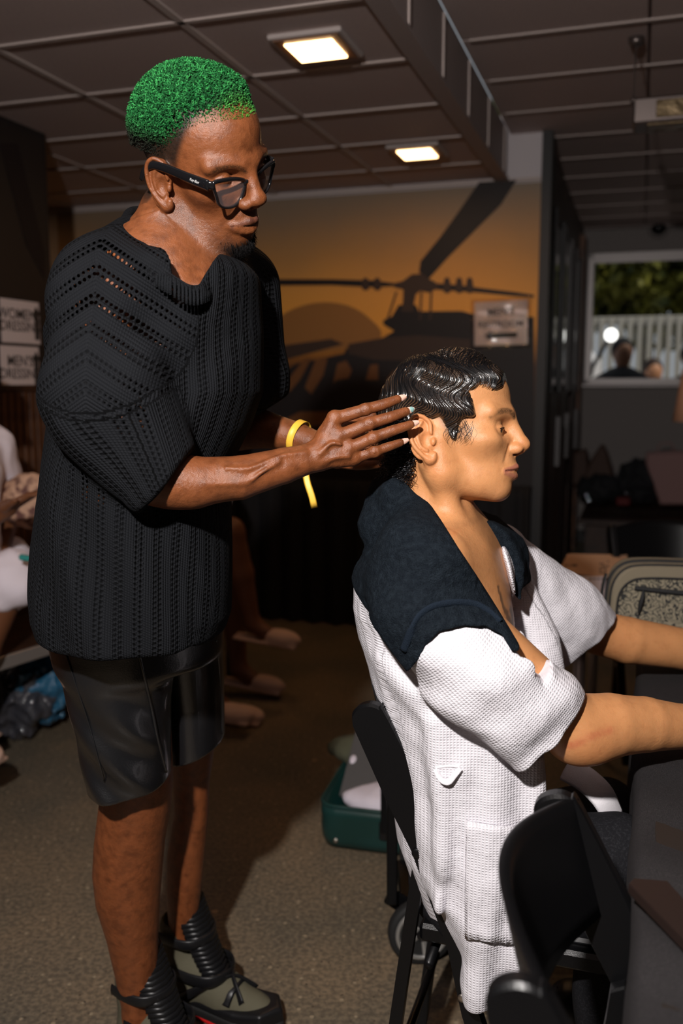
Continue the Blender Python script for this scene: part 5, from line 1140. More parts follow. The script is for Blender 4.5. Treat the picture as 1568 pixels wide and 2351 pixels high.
decal('horizon_hills', [(300, 790), (420, 775), (600, 765), (640, 728), (690, 703), (745, 694), (800, 702), (845, 728), (875, 770), (800, 800), (300, 850)], M_hill, 0, True)
decal('ground_line', [(600, 800), (760, 778), (790, 790), (640, 830), (600, 835)], M_ink2, 1)
# mural side edge post and corridor wall with glazed doors
struct('trim_3', MB().rbox(SM - .02, SM + .03, -.03, .16, 0, ZR_), M_dark)
cw = struct('wall_corridor', MB().rbox(SM - .10, SM, .14, TB, 0, ZR_), M_darkwood)
for a, b in ((.35, .92), (1.02, 1.60), (2.0, 2.55)):
    dp = MB().rbox(SM, SM + .02, a, b, 0, 1.30, .004).build('door_panel', M_darkwood, cw); gz = MB().rbox(SM + .002, SM + .014, a + .05, b - .05, 1.34, 2.25).build('door_glass', mat('dark_glass', (.03, .035, .035), .08, spec=.8), cw)
    for q in (a + .01, b - .04): MB().rbox(SM, SM + .03, q, q + .03, 1.30, 2.30).build('door_frame', M_dframe if a > 1 else M_dark, cw)
    MB().rbox(SM + .02, SM + .045, b - .12, b - .09, .85, 1.15).build('door_handle', M_dframe, cw)
MB().rbox(SM, SM + .035, 2.70, 2.86, 0, 2.5).build('door_post', M_ply, cw)
# window wall
n_t = D1; WB = M0 + D1 * TB
def B_(x, y): return Ppl(x, y, WB, D1)
def st_of(p): q = p - M0; return q @ D2, q[2]
sa, z1 = st_of(B_(1352, 583)); _, z0 = st_of(B_(1357, 882)); s1 = sa + 2.3
wb_ = MB().rbox(SM - .1, sa, TB, TB + .12, 0, ZR_ + .1).rbox(s1, 5.6, TB, TB + .12, 0, ZR_ + .1).rbox(sa, s1, TB, TB + .12, 0, z0).rbox(sa, s1, TB, TB + .12, z1, ZR_ + .1)
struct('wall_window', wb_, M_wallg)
wf_ = MB(); fw = .05
for a, b, c_, d in ((sa, s1, z1 - fw, z1), (sa, s1, z0, z0 + fw), (sa, sa + fw, z0, z1), (s1 - fw, s1, z0, z1)): wf_.rbox(a, b, TB - .03, TB + .05, c_, d, .006)
win = struct('window_1', wf_, M_frame)
MB().rbox(sa + fw, s1 - fw, TB + .01, TB + .016, z0 + fw, z1 - fw).build('window_glass', mat('window_glass', (1, 1, 1), .0, trans=1, ior=1.05), win)
MB().rbox(sa + .04, s1 - .04, TB - .045, TB - .03, z1 - .085, z1 - .045, .004).build('blind_headrail', M_frame, win)
MB().rbox(sa - .02, s1 + .02, TB - .06, TB - .0, z0 - .02, z0, .004).build('window_sill', M_frame, win)
struct('trim_4', MB().rbox(SM, 5.6, TB - .015, TB, 0, .10), M_dark)
# red notice by the window, dome camera
rn = MB().rbox(sa - .26, sa - .07, TB - .008, TB, 1.78, 2.10).build('wall_notice', mat('red_notice', (.12, .035, .04), .6), None, 'small dark red notice on the grey wall left of the window'); tag(rn, cat='notice')
dc = B_(1512, 532); dcm = empty('security_camera', dc, 'black dome security camera mounted above the window', 'camera')
MB().lathe(dc + np.array([0, 0, .03]), NW, [(.085, 0), (.085, .04), (.07, .05)], 24).build('camera_base', M_wallg, dcm, smooth=True)
MB().lathe(dc + np.array([0, 0, .03]) + NW * .05, NW + np.array([0, 0, -.3]), [(.065 * math.cos(a), .075 * math.sin(a)) for a in np.linspace(0, 1.5, 8)], 24).build('camera_dome', M_blackgloss, dcm, smooth=True)
# left partition with signs
sp_ = (Pz(103, 310, ZL) - M0) @ D2; tp_ = (Pz(103, 310, ZL) - M0) @ D1
wl2 = struct('wall_partition', MB().rbox(sp_ - .12, sp_, -5.4, tp_, 1.32, ZL + .02), M_dark)
M_slat = mat('brown_wood_lining', (.11, .045, .02), .55, noise=(20, 5, (.06, .022, .010), .4, .65))
bp_ = MB().rbox(sp_ - .12, sp_ - .004, -5.4, tp_, 0, 1.32).build('wood_lining', M_slat, wl2)
k = 0
for t_ in np.arange(-3.2, tp_ - .03, .045):
    if k == 0: o = MB().rbox(sp_ - .004, sp_ + .006, t_, t_ + .034, 0, 1.32, .003).build('wood_batten', M_slat, wl2); me0 = o.data; l0 = np.array(o.location); t00 = t_
    else: o = bpy.data.objects.new('wood_batten', me0); C.objects.link(o); o.parent = wl2; o.location = l0 + D1 * (t_ - t00)
    k += 1
MB().rbox(sp_ + .0, sp_ + .012, -5.4, tp_, 1.315, 1.345, .003).build('rail', M_darkwood, wl2)
mural_l = MB().rbox(sp_, sp_ + .004, -3.0, tp_ - .02, 1.36, ZL - .02).build('dark_print_panel', mat('dark_print', (.014, .010, .009), .5), wl2)
PN = D2
def L_(x, y): return Ppl(x, y, R(sp_ + .006, 0, 0), D2)
tail = [L_(0, 330), L_(40, 330), L_(103, 580), L_(103, 640), L_(60, 560)]; MB().prism(tail, PN, .001).build('dark_rotor_print', M_ink, wl2)
M_paper = mat('white_paper', (.62, .52, .51), .5); M_text = mat('black_print', (.02, .018, .018), .5)
def sign(name, p0, xd, w_, h_, label, lines, m=M_paper, nrm=None, arrow=None, tilt=0, sleeve=False, hs=.13):
    xd = np.asarray(xd) / np.linalg.norm(xd); up = np.array([0, 0, 1.]); nz = np.asarray(nrm); xd, up = xd * math.cos(tilt) + up * math.sin(tilt), up * math.cos(tilt) - xd * math.sin(tilt)
    e = empty(name, p0, label, 'sign'); MB().box(p0 + nz * .001, xd * w_ / 2, up * h_ / 2, nz * .0008).build('sheet', m, e)
    for (tx, v, sz) in lines: text_obj(tx, p0 + nz * .0024 + up * v * h_, xd, up, sz, M_text, e, 'lettering', ext=.0003, bold=.01)
    if arrow:
        for ax, av, al, adir, th_ in arrow:
            c0 = p0 + nz * .0022 + xd * ax * w_ + up * av * h_; d = xd * adir[0] + up * adir[1]; s_ = np.cross(nz, d)
            poly = [c0 - d * al / 2 - s_ * th_ / 2, c0 + d * (al / 2 - th_ * 1.3) - s_ * th_ / 2, c0 + d * (al / 2 - th_ * 1.3) - s_ * th_ * 1.1, c0 + d * al / 2, c0 + d * (al / 2 - th_ * 1.3) + s_ * th_ * 1.1, c0 + d * (al / 2 - th_ * 1.3) + s_ * th_ / 2, c0 - d * al / 2 + s_ * th_ / 2]
            MB().prism(poly, nz, .0006).build('arrow', M_text, e)
    if sleeve:
        G = [[p0 + xd * (w_ * .56 * u) + up * (h_ * .56 * v) + nz * (.006 + .004 * math.sin(u * 5 + v * 3) + .003 * math.sin(v * 11)) for u in np.linspace(-1, 1, 20)] for v in np.linspace(-1, 1, 20)]
        MB().grid(G).build('plastic_sleeve', mat('clear_plastic', (1, 1, 1), .06, trans=1, ior=1.1, coat=1.0), e, smooth=True)
    return e
c0 = W_(1150, 742); sgn = W_(1212, 742) - W_(1088, 742)
sign('restroom_sign', c0 + NW * .004, D2, np.linalg.norm(sgn) * .98, np.linalg.norm(W_(1150, 692) - W_(1150, 793)), "white MEN'S RESTROOM paper sign in a plastic sleeve taped on the helicopter mural", [("MEN'S", .25, .052), ("RESTROOM", -.03, .046)], nrm=NW, arrow=[(0, -.28, .17, (-1, 0), .026)], tilt=.02, sleeve=True)
a_, b_ = L_(2, 793), L_(90, 793); wd = abs((b_ - a_) @ D1)
for nm, y0, y1, tx, lb in (('dressing_sign', 690, 788, "WOMEN'S", "white WOMEN'S DRESSING paper sign on the dark partition, upper one"), ('dressing_sign', 795, 898, "MEN'S", "white MEN'S DRESSING paper sign on the dark partition, lower one")):
    p_, q_ = L_(46, y0), L_(46, y1); sign(nm, (p_ + q_) / 2 + D2 * .002, D1, wd, p_[2] - q_[2], lb, [(tx, .16, .062), ("DRESSING", -.12, .058)], nrm=D2, arrow=[(.42, .0, (p_[2] - q_[2]) * .8, (0, 1), .03)])
# ---- ceiling downlights
M_lamp = mat('downlight_diffuser', (1, .8, .55), .5, emit=((1.0, .60, .27), 9.0)); M_lampf = mat('downlight_frame', (.16, .08, .05), .4); M_lampr = mat('downlight_rim', (.42, .36, .34), .4)
def downlight(s_, t_, w_, label, pw=9):
    e = empty('ceiling_light', R(s_, t_, ZL), label, 'light', 'square recessed downlights in the low ceiling')
    MB().rbox(s_ - w_, s_ + w_, t_ - w_, t_ + w_, ZL - .012, ZL + .004, .004).build('trim_ring', M_lampr, e)
    MB().rbox(s_ - w_ * .88, s_ + w_ * .88, t_ - w_ * .88, t_ + w_ * .88, ZL - .016, ZL - .010, .001).build('reflector', M_lampf, e)
    MB().rbox(s_ - w_ * .66, s_ + w_ * .66, t_ - w_ * .66, t_ + w_ * .66, ZL - .022, ZL - .015, .003).build('diffuser', M_lamp, e)
    l = bpy.data.lights.new('downlight_glow', 'AREA'); l.shape = 'SQUARE'; l.size = w_ * 1.2; l.energy = pw; l.color = (1, .55, .25); lo = bpy.data.objects.new('downlight_glow', l); C.objects.link(lo); lo.parent = e; lo.location = (0, 0, -.03)
downlight(.812, -2.06, .118, 'square recessed orange-lit ceiling downlight, the nearer and larger one', 1.6)
downlight(.812, -.70, .118, 'square recessed orange-lit ceiling downlight, the smaller one above the mural', 2.2)
downlight(-2.2, -.70, .118, 'square recessed ceiling downlight hidden behind the green-haired head', 1.5)
# ---- hanging light fitting at the right
hz = 2.16; hp0 = Pz(1452, 290, hz); hl = empty('hanging_light', hp0, 'slim suspended metal light fitting hanging from thin rods at the upper right', 'light')
Y0h = 3.55; a = P(1452, 297, Y0h); b = P(1452, 237, Y0h); hh = b[2] - a[2]
fit = np.array([a[0], Y0h, (a[2] + b[2]) / 2]); M_chrome = mat('brushed_metal', (.16, .13, .12), .35, metal=.8); M_louv = mat('fitting_louvre', (.14, .10, .055), .3, metal=.8, bump=[(14, 3.0, 'n')])
MB().box(fit + D2 * .35, D2 * .35, D1 * .07, np.array([0, 0, hh / 2]), .008).build('housing', M_chrome, hl)
MB().box(fit + D2 * .35 - np.array([0, 0, hh / 2]) - D1 * .0, D2 * .30, D1 * .055, np.array([0, 0, .006]), .003).build('louvre', M_louv, hl)
MB().box(fit + D2 * .35 - D1 * .072, D2 * .27, D1 * .004, np.array([0, 0, hh * .33]), .002).build('side_reflector', M_louv, hl)
for dx in (.0, .66):
    pt = fit + D2 * dx; MB().tube([pt + np.array([0, 0, hh / 2]), np.array([pt[0], pt[1], ZR_])], .0035, 6).build('suspension_rod', M_chrome, hl)
    MB().lathe(np.array([pt[0], pt[1], ZR_]), (0, 0, -1), [(.028, 0), (.026, .02), (.012, .03)], 16).build('ceiling_rose', M_chrome, hl, smooth=True); MB().lathe(pt + np.array([0, 0, hh / 2]), (0, 0, 1), [(.012, 0), (.014, .012), (.004, .024)], 12).build('coupling', M_chrome, hl, smooth=True)
# ================================================================== OUTSIDE THE WINDOW
struct('ground', MB().rbox(-1, 12, 3.3, 16, -.1, 0), mat('outdoor_paving', (.25, .24, .22), .8))
fn = empty('picket_fence', R(4, 7.0, 0), 'tall white picket fence beyond the window', 'fence'); M_pick = mat('white_paint_fence', (.42, .40, .36), .6)
tf = 6.2; pf_ = (Ppl(1450, 724, R(0, tf, 0), D1))[2]
pk0 = None
for i, s_ in enumerate(np.arange(.9, 6.6, .105)):
    if pk0 is None: pk0 = MB().rbox(s_, s_ + .062, tf, tf + .02, .08, pf_ - .02, .004).build('picket', M_pick, fn); b0 = np.array(pk0.location); s00 = s_
    else: o = bpy.data.objects.new('picket', pk0.data); C.objects.link(o); o.parent = fn; o.location = b0 + D2 * (s_ - s00)
for z_ in (.4, pf_ - .10): MB().rbox(.85, 6.65, tf + .02, tf + .06, z_, z_ + .09, .004).build('rail', M_pick, fn)
MB().rbox(2.9, 6.65, tf - .02, tf + .0, pf_ - .09, pf_ + .02, .004).build('cap_rail', M_pick, fn)
for s_ in (.85, 3.02, 5.0): MB().rbox(s_, s_ + .12, tf - .03, tf + .08, 0, pf_ + .10, .01).build('post', M_pick, fn)
M_leaf = mat('sunlit_leaves', (.24, .23, .03), .6, noise=(1.4, 3, (.03, .045, .010), .42, .58)); M_bark = mat('bark', (.08, .05, .03), .8)
def tree(c_, r_, label, seed):
    e = empty('tree', (c_[0], c_[1], 0), label, 'tree', 'trees beyond the white fence'); rs = np.random.RandomState(seed)
    MB().tube([(c_[0], c_[1], 0), (c_[0] + .1, c_[1], c_[2] * .5), (c_[0], c_[1], c_[2])], [.14, .11, .06], 10).build('trunk', M_bark, e, smooth=True)
    n = 9000; d = rs.randn(n, 3); d /= np.linalg.norm(d, axis=1)[:, None]; rr = r_ * (.55 + .45 * rs.rand(n) ** .5) * (1 + .22 * np.sin(d[:, 0] * 5 + seed) * np.sin(d[:, 2] * 6)); p = np.array(c_) + d * rr[:, None] * np.array([1, .8, .85])
    u = rs.randn(n, 3); u /= np.linalg.norm(u, axis=1)[:, None]; v = np.cross(u, rs.randn(n, 3)); v /= np.linalg.norm(v, axis=1)[:, None]; s_ = .08 + .07 * rs.rand(n)[:, None]
    V = np.stack([p - u * s_, p + v * s_ * .45, p + u * s_, p - v * s_ * .45], 1).reshape(-1, 3); me = mesh_np('foliage', V, np.arange(n * 4).reshape(-1, 4), False); f = link('foliage', me, M_leaf, e); f['kind'] = 'stuff'
for i, (s_, t_, z_, r_) in enumerate(((.6, 8.6, 3.4, 1.9), (3.0, 9.0, 3.6, 2.0), (5.4, 8.8, 3.6, 2.0), (1.8, 12.0, 5.0, 2.6), (4.6, 12.2, 5.2, 2.8), (7.6, 11.4, 4.6, 2.7))): tree(R(s_, t_, z_), r_, ['leafy tree behind the picket fence, at the left window edge', 'leafy tree behind the picket fence, in the middle of the window', 'leafy tree behind the picket fence, at the right window edge', 'tall tree farther back, seen above the left end of the fence', 'tall tree farther back, seen above the middle of the fence', 'tall tree farther back, at the right above the fence'][i], i + 3)
M_coat = mat('black_coat', (.008, .008, .010), .8); M_cap = mat('white_cap', (.8, .8, .8), .6); M_terra = mat('orange_top', (.55, .20, .08), .7)
def bystander(x, Y, htop, coat, skin, label, bulk=1.0):
    b = P(x, 850, Y); g = np.array([b[0], Y, 0]); H = htop; e = empty('person', g, label, 'person')
    hd = g + np.array([0, 0, H - .12])
    ops = [('u', el(hd, (.085, .10, .12)), 0), ('u', rc(hd - (0, 0, .08), hd - (0, 0, .2), .055), .03), ('u', rc(g + (-.06, -.0, .9), g + (-.08, 0, .05), .075, .045), .02), ('u', rc(g + (.10, 0, .9), g + (.10, 0, .05), .075, .045), .02)]
    for sg in (-1, 1):
        hn = g + np.array([sg * .26, -.12, .95]); ops += [('u', rc(hn, hn + (0, -.08, -.03), .032, .022), .02)]
        for q in range(4): ops.append(('u', rc(hn + (sg * (.02 - q * .013), -.08, -.03), hn + (sg * (.022 - q * .015), -.14, -.06), .009, .007), .004))
        ops.append(('u', rc(hn + (-sg * .02, -.03, 0), hn + (-sg * .05, -.09, -.02), .011, .009), .004))
    sdf_mesh('body', ops, g - .5, g + (.5, .5, 2.1), .013, skin, e)
    c_ = [('u', rc(hd + (-.14 * bulk, 0, -.32), hd + (.14 * bulk, 0, -.32), .10 * bulk), 0), ('u', rc(hd + (0, 0, -.35), g + (0, 0, .95), .19 * bulk, .20 * bulk), .06), ('u', rc(g + (0, 0, .95), g + (0, 0, .6), .20 * bulk, .22 * bulk), .05)]
    for sg in (-1, 1): c_ += [('u', rc(hd + (sg * .18 * bulk, 0, -.33), hd + (sg * .27 * bulk, .02, -.62), .075, .06), .03), ('u', rc(hd + (sg * .27 * bulk, .02, -.62), g + np.array([sg * .26, -.10, .97]), .06, .045), .02)]
    sdf_mesh('coat', c_, g - .6, g + (.6, .6, 2.1), .016, coat, e)
    sdf_mesh('hair', [('u', el(hd + (0, .02, .03), (.098, .108, .115)), 0), ('i', plane(hd + (0, -.02, .0), (0, -.75, -.65)), .02)], hd - .2, hd + .2, .012, M_coat if coat is M_coat else M_darkwood, e)
    return e
bystander(1428, 8.35, 1.74, M_coat, mat('skin_bystander', (.25, .12, .07), .5), 'person in a black coat standing outside, left in the window', 1.25)
bystander(1588, 8.3, 1.70, M_coat, mat('skin_bystander_b', (.25, .12, .07), .5), 'person in a black coat at the right photo edge of the window', 1.15)
bystander(1500, 9.2, 1.58, M_terra, mat('skin_bystander_c', (.50, .24, .13), .5), 'small person in an orange top outside between two people in black', .9)
p_ = P(1366, 775, 9.3); p_[0] -= .1; cr = empty('parked_car', (p_[0], 9.3, 0), 'pale vehicle with one round lit lamp outside, at the left of the window', 'vehicle'); M_car = mat('white_car_paint', (.75, .75, .8), .3, coat=.5)
MB().box((p_[0] - .25, 9.3, .72), (.55, 0, 0), (0, .42, 0), (0, 0, .55), .12).build('bodywork', M_car, cr); MB().box((p_[0] - .3, 9.35, 1.45), (.42, 0, 0), (0, .34, 0), (0, 0, .22), .10).build('cab', M_car, cr)
MB().lathe((p_[0] + .1, 8.75, 1.80), (0, -1, 0), [(.06, 0), (.055, .02), (.001, .03)], 16).build('headlamp', mat('lamp_lit', (1, 1, 1), .3, emit=((1, 1, .95), 2.5)), cr, smooth=True)
for dx in (-.5, .1):
    for dy in (-.22, .22): MB().lathe((p_[0] + dx, 9.3 + dy, .2), (1, 0, 0), [(.2, 0), (.2, .14)], 20).build('wheel', M_coat, cr)
MB().tube([(p_[0] + .1, 8.76, 1.80), (p_[0], 9.0, 1.5), (p_[0], 9.1, 1.2)], .02, 6).build('lamp_bracket', M_coat, cr)
# ================================================================== FOLDING CHAIRS
M_resin = mat('black_resin', (.0035, .0035, .004), .34, spec=.38, bump=[(500, .12, 'n')]); M_scuff = mat('black_resin_seat', (.010, .010, .011), .42, spec=.5, noise=(120, 4, (.03, .03, .03), .62, .8))
M_screw = mat('zinc_screw', (.6, .55, .5), .35, metal=1)
p0A = P(850, 1640, 1.405)
def lx(x, y): p = Ppl(x, y, p0A, D1); return ((p - p0A) @ D2, p[2])
stile_px = [(807, 1662), (807, 1640), (820, 1624), (845, 1617), (868, 1624), (888, 1645), (1010, 1886), (1012, 2010), (1030, 2092), (1054, 2160), (1100, 2330), (1200, 2640), (1236, 2740), (1206, 2742), (1165, 2640), (1062, 2340), (1028, 2180), (1002, 2110), (975, 2040), (945, 1960), (880, 1830)]
stile = [lx(*q) for q in stile_px]; stile = [tuple(p) for p in spline([np.array(p) for p in stile[:7]], 4)] + stile[7:]; zmin = min(z for x, z in stile); stile = [(x, max(z, 0.0)) for x, z in stile]
rear = [lx(*q) for q in ((945, 1948), (968, 1940), (975, 1965), (925, 2290), (868, 2690), (836, 2690), (895, 2290), (940, 1990))]; rear = [(x, max(z, 0)) if z > .02 else (x, 0) for x, z in rear]
zs_ = lx(955, 2146)[1]; xs0 = lx(952, 2146)[0]; WCH = .405
def chair(O, fx, sy, label, name='folding_chair', full=True):
    """O = floor point under the top of the near stile; fx forward direction, sy direction from near to far stile"""
    O = np.asarray(O, float); fx = np.asarray(fx, float); sy = np.asarray(sy, float); e = empty(name, O, label, 'chair', 'black folding chairs')
    def q(x, y, z): return O + fx * x + sy * y + np.array([0, 0, z])
    for y0 in (0.0, WCH - .024):
        MB().prism([q(x, y0, z) for x, z in stile], sy, .024, .0045).build('stile', M_resin, e)
        MB().prism([q(x, y0 + (.026 if y0 == 0 else -.024), z) for x, z in rear], sy, .020, .003).build('rear_leg', M_resin, e)
        px_, pz_ = lx(958, 1958); MB().lathe(q(px_, y0 + (-.001 if y0 == 0 else .025), pz_), -sy if y0 == 0 else sy, [(.009, 0), (.009, .002), (.007, .0035)], 16).build('pivot_cap', M_resin, e, smooth=True)
    # seat with moulded rim
    MB().box(q(xs0 + .195, WCH / 2, zs_ - .016), fx * .195, sy * (WCH / 2 - .030), (0, 0, .016), .006).build('seat', M_resin, e)
    MB().box(q(xs0 + .195, WCH / 2, zs_ + .003), fx * .165, sy * (WCH / 2 - .055), (0, 0, .006), .005).build('seat_pad', M_scuff, e)
    # curved back panel between the stiles
    G = []; x0, z0 = lx(872, 1690); x1, z1_ = lx(925, 1800)
    for k in range(2):
        for i in range(9):
            v = i / 8 if k == 0 else 1 - i / 8; row = []
            for j in range(25):
                u = j / 24; b_ = -.058 * math.sin(math.pi * u) + (.006 if k else -.006); bow = .012 * math.sin(math.pi * v) * 0
                row.append(q(x0 + (x1 - x0) * v + b_, .012 + u * (WCH - .024), z0 + .045 + (z1_ - z0 - .07) * v + .018 * math.sin(math.pi * u) * (1 - v)))
            G.append(row)
    G.append(G[0]); MB().grid(G).build('back_panel', M_resin, e, smooth=True)
    for xx, zz in ((xs0 + .02, zs_ - .06), lx(890, 2500), lx(1160, 2600)): MB().tube([q(xx, .015, zz), q(xx, WCH - .015, zz)], .008, 10).build('crossbar', M_resin, e, smooth=True)
    sx_, sz_ = lx(1062, 2290); MB().lathe(q(sx_, -.001, sz_), -sy, [(.0075, 0), (.0075, .002), (.003, .003)], 14).build('screw', M_screw, e, smooth=True)
    return e
OA = p0A.copy(); OA[2] = 0
chair(OA, D2, D1, 'black folding chair the seated person sits on, seen from its side')
ztop = max(z for x, z in stile); tB = Pz(1140, 2262, ztop); OB = tB - D2 * lx(850, 1617)[0]; OB[2] = 0; OB = OB + np.array([.022, 0, 0])
chair(OB, D2, D1, 'black folding chair in the blurred foreground with its curved back panel towards the camera')
tC = Pz(1398, 1205, ztop); OC = tC.copy(); OC[2] = 0
chair(OC, np.array([0, -1., 0]), np.array([1., 0, 0]), 'black folding chair back in the shade beyond the patterned pouch')
# ================================================================== TABLES
M_cloth = mat('charcoal_tablecloth', (.026, .024, .025), .92, spec=.08, noise=(700, 2, (.045, .041, .042), .45, .7), bump=[(1300, .7, 'n')]); M_tabletop = mat('table_top_dark', (.02, .016, .014), .5)
E0 = np.array([.492, 1.41, 0.]); tw, t0, t1 = .76, -1.15, .60
def E_(u, v, z): return E0 + D2 * u + D1 * v + np.array([0, 0, z])
tab = empty('table', E_(.38, -.2, 0), 'long table at the right, hidden under the charcoal cloth', 'table')
MB().box(E_(.38, -.275, .728), D2 * (.37), D1 * (.865), (0, 0, .014), .003).build('tabletop', M_tabletop, tab)
for u in (.10, .66):
    for v in (-.95, .45): MB().tube([E_(u, v, 0), E_(u, v, .72)], .016, 10).build('leg', M_frame, tab, smooth=True)
def cloth_z(u, v): return .7445 + .0022 * math.sin(v * 34 + 2.2 * math.sin(u * 7)) * math.exp(-((v + .5) / .5) ** 2) * 1.8 + .0012 * math.sin(u * 25 + v * 9)
G = []
for i in range(150):
    v = t0 + (t1 - t0) * i / 149; row = []
    fold = .014 * math.sin(v * 26) + .008 * math.sin(v * 61 + 1)
    for k in range(14): z = .10 + (.70 - .10) * k / 13; row.append(E_(-.012 - .006 + fold * (1 - k / 13) - .004 * math.sin(v * 19), v, z))
    for a in (.2, .5, .8): row.append(E_(-.018 + .018 * (1 - math.cos(a * 1.57)), v, .715 + (cloth_z(0, v) - .715) * math.sin(a * 1.57)))
    for k in range(34): u = .002 + tw * k / 33; row.append(E_(u, v, cloth_z(u, v)))
    for k in range(1, 8): row.append(E_(tw + .012, v, .74 - .6 * k / 7))
    G.append(row)
tcl = MB().grid(G).build('tablecloth', M_cloth, None, 'charcoal grey cloth spread over the table at the right, wrinkled towards the camera', smooth=True); tag(tcl, cat='tablecloth')
bd = [Pz(x, y, .757) for x, y in ((1442, 2052), (1452, 2040), (1530, 2046), (1640, 2170), (1640, 2260))]
MB_ = MB().prism(bd, (0, 0, 1), .014, .002).build('wooden_board', mat('very_dark_wood', (.016, .008, .006), .55), None, 'dark brown flat board end lying on the grey cloth at the right photo edge'); tag(MB_, cat='board')
c2 = Pz(1272, 1400, .735); T2 = empty('table', (c2[0], c2[1], 0), 'dark table in the shade beyond the seated person, carrying papers and the patterned pouch', 'table')
def T2_(u, v, z): return c2 * np.array([1, 1, 0]) + D2 * u + D1 * v + np.array([0, 0, z])
c2z = .735
MB().box(T2_(.60, .33, c2z - .015), D2 * .60, D1 * .55, (0, 0, .015), .004).build('tabletop', M_tabletop, T2)
for u in (.08, 1.1):
    for v in (-.15, .8): MB().tube([T2_(u, v, 0), T2_(u, v, c2z - .02)], .016, 10).build('leg', M_frame, T2, smooth=True)
M_card = mat('kraft_card', (.56, .33, .20), .6); M_sheet = mat('white_sheet', (.72, .66, .74), .6)
def paper(name, pts, m, z, label, marks):
    o = MB().prism([Pz(x, y, z) for x, y in pts], (0, 0, 1), .0012).build(name, m, None, label); tag(o, cat='paper')
    k = MB()
    for (x, y, dx, dy) in marks: k.prism([Pz(x, y, z + .0014), Pz(x + dx, y, z + .0014), Pz(x + dx, y + dy, z + .0014), Pz(x, y + dy, z + .0014)], (0, 0, 1), .0004)
    k.build('print', M_text, o)['kind'] = 'stuff'
rs = np.random.RandomState(4)
paper('cardboard_sheet', [(1303, 1272), (1440, 1274), (1440, 1332), (1282, 1314)], M_card, c2z + .001, 'brown card sheet with small print on the dark table, behind the white sheet', [(1296, 1297, 7, 3), (1306, 1297, 4, 3), (1313, 1296, 12, 4)] + [(1376 + 6 * i, 1288 + 5 * j, 4, 3) for i in range(4) for j in range(6) if rs.rand() < .75])
paper('paper_sheet', [(1306, 1322), (1440, 1326), (1440, 1396), (1300, 1390)], M_sheet, c2z + .004, 'white printed sheet lying on the dark table beside the patterned pouch', [(1306 + 6 * i, 1328, 3, 5) for i in range(4)] + [(1335 + 9 * i, 1328 + 14 * j, 5, 3) for i in range(7) for j in range(4) if rs.rand() < .6])
# ---- patterned pouch
def scribble_material():
    m = mat('beige_canvas_black_scribble', (.30, .265, .19), .75, bump=[(900, .6, 'n')]); x = NM(m); N = x.N; L = x.L; b = N['Principled BSDF']; tc = N.new('ShaderNodeTexCoord')
    def contour(scale, k, wd, seed):
        n = N.new('ShaderNodeTexNoise'); n.noise_dimensions = '4D'; n.inputs['W'].default_value = seed; n.inputs['Scale'].default_value = scale; n.inputs['Detail'].default_value = .5; L.new(tc.outputs['Object'], n.inputs['Vector'])
        return x('LESS_THAN', x('ABSOLUTE', x('SINE', x('MULTIPLY', n.outputs[0], k))), wd)
    k = x('MAXIMUM', contour(42, 24, .36, 1.0), contour(64, 16, .34, 5.0))
    mx = N.new('ShaderNodeMix'); mx.data_type = 'RGBA'; mx.inputs[6].default_value = (.25, .215, .15, 1); mx.inputs[7].default_value = (.022, .022, .021, 1); L.new(k, mx.inputs[0]); L.new(mx.outputs[2], b.inputs['Base Color']); return m
M_scrib = scribble_material(); M_canvas = mat('beige_canvas', (.21, .175, .12), .8, bump=[(700, .8, 'n')]); M_blackfab = mat('black_webbing', (.010, .010, .011), .6, bump=[(700, .6, 'n')])
pb = P(1500, 1440, 2.12); pb[2] = .7605 - .025; bag = empty('patterned_pouch', pb, 'beige zipped pouch with black scribbled letter pattern standing on the dark table', 'bag')
bw, bh = .215, .190; bxd = np.array([.985, -.17, 0]); byd = np.array([.17, .985, 0])
bc = P(1396, 1440, 2.12); bc[2] = c2z; 
def Q_(u, v, d): return bc + bxd * u + byd * d + np.array([0, 0, v])
outl = spline([(0, .03), (.0, .09), (.006, .145), (.030, .180), (.075, .192), (.2, .193), (.32, .190), (.355, .165), (.362, .09), (.355, .03), (.33, .004), (.2, .0), (.03, .004)], 4, True)
G = []
for d, k_ in ((.0, .94), (.006, .985), (.02, 1.0), (.10, 1.0), (.114, .985), (.12, .94)): G.append([Q_(.18 + (u - .18) * k_, .095 + (v - .095) * k_, d) for u, v in outl] + [Q_(.18 + (outl[0][0] - .18) * k_, .095 + (outl[0][1] - .095) * k_, d)])
m_ = MB().grid(G); m_.add(G[0][:-1], [list(range(len(outl)))]); m_.add(G[-1][:-1], [list(range(len(outl)))]); m_.build('pouch_body', M_canvas, bag, smooth=True)
ins_ = [(.18 + (u - .18) * .91, .083 + (v - .095) * .84) for u, v in outl]
MB().prism([Q_(u, v, .001) for u, v in ins_], -byd, .012, .006).build('front_pocket', M_scrib, bag)
MB().tube([Q_(u, v, -.012) for u, v in ins_], .0028, 6, True).build('piping', M_blackfab, bag, smooth=True)
MB().tube([Q_(.18 + (u - .18) * .985, .095 + (v - .095) * .985, .008) for u, v in outl], .0036, 6, True).build('edge_piping', M_blackfab, bag, smooth=True)
MB().tube([Q_(.18 + (u - .18) * 1.005, .095 + (v - .095) * 1.005, .045) for u, v in outl], .006, 6, True, sy=.003).build('main_zip', M_blackfab, bag, smooth=True)
MB().tube(spline([Q_(.055, .140, -.014), (Q_(.14, .134, -.015)), Q_(.33, .122, -.014)], 6), .006, 8, sy=.004, up=(0, 0, 1)).build('pocket_zip', M_blackfab, bag, smooth=True)
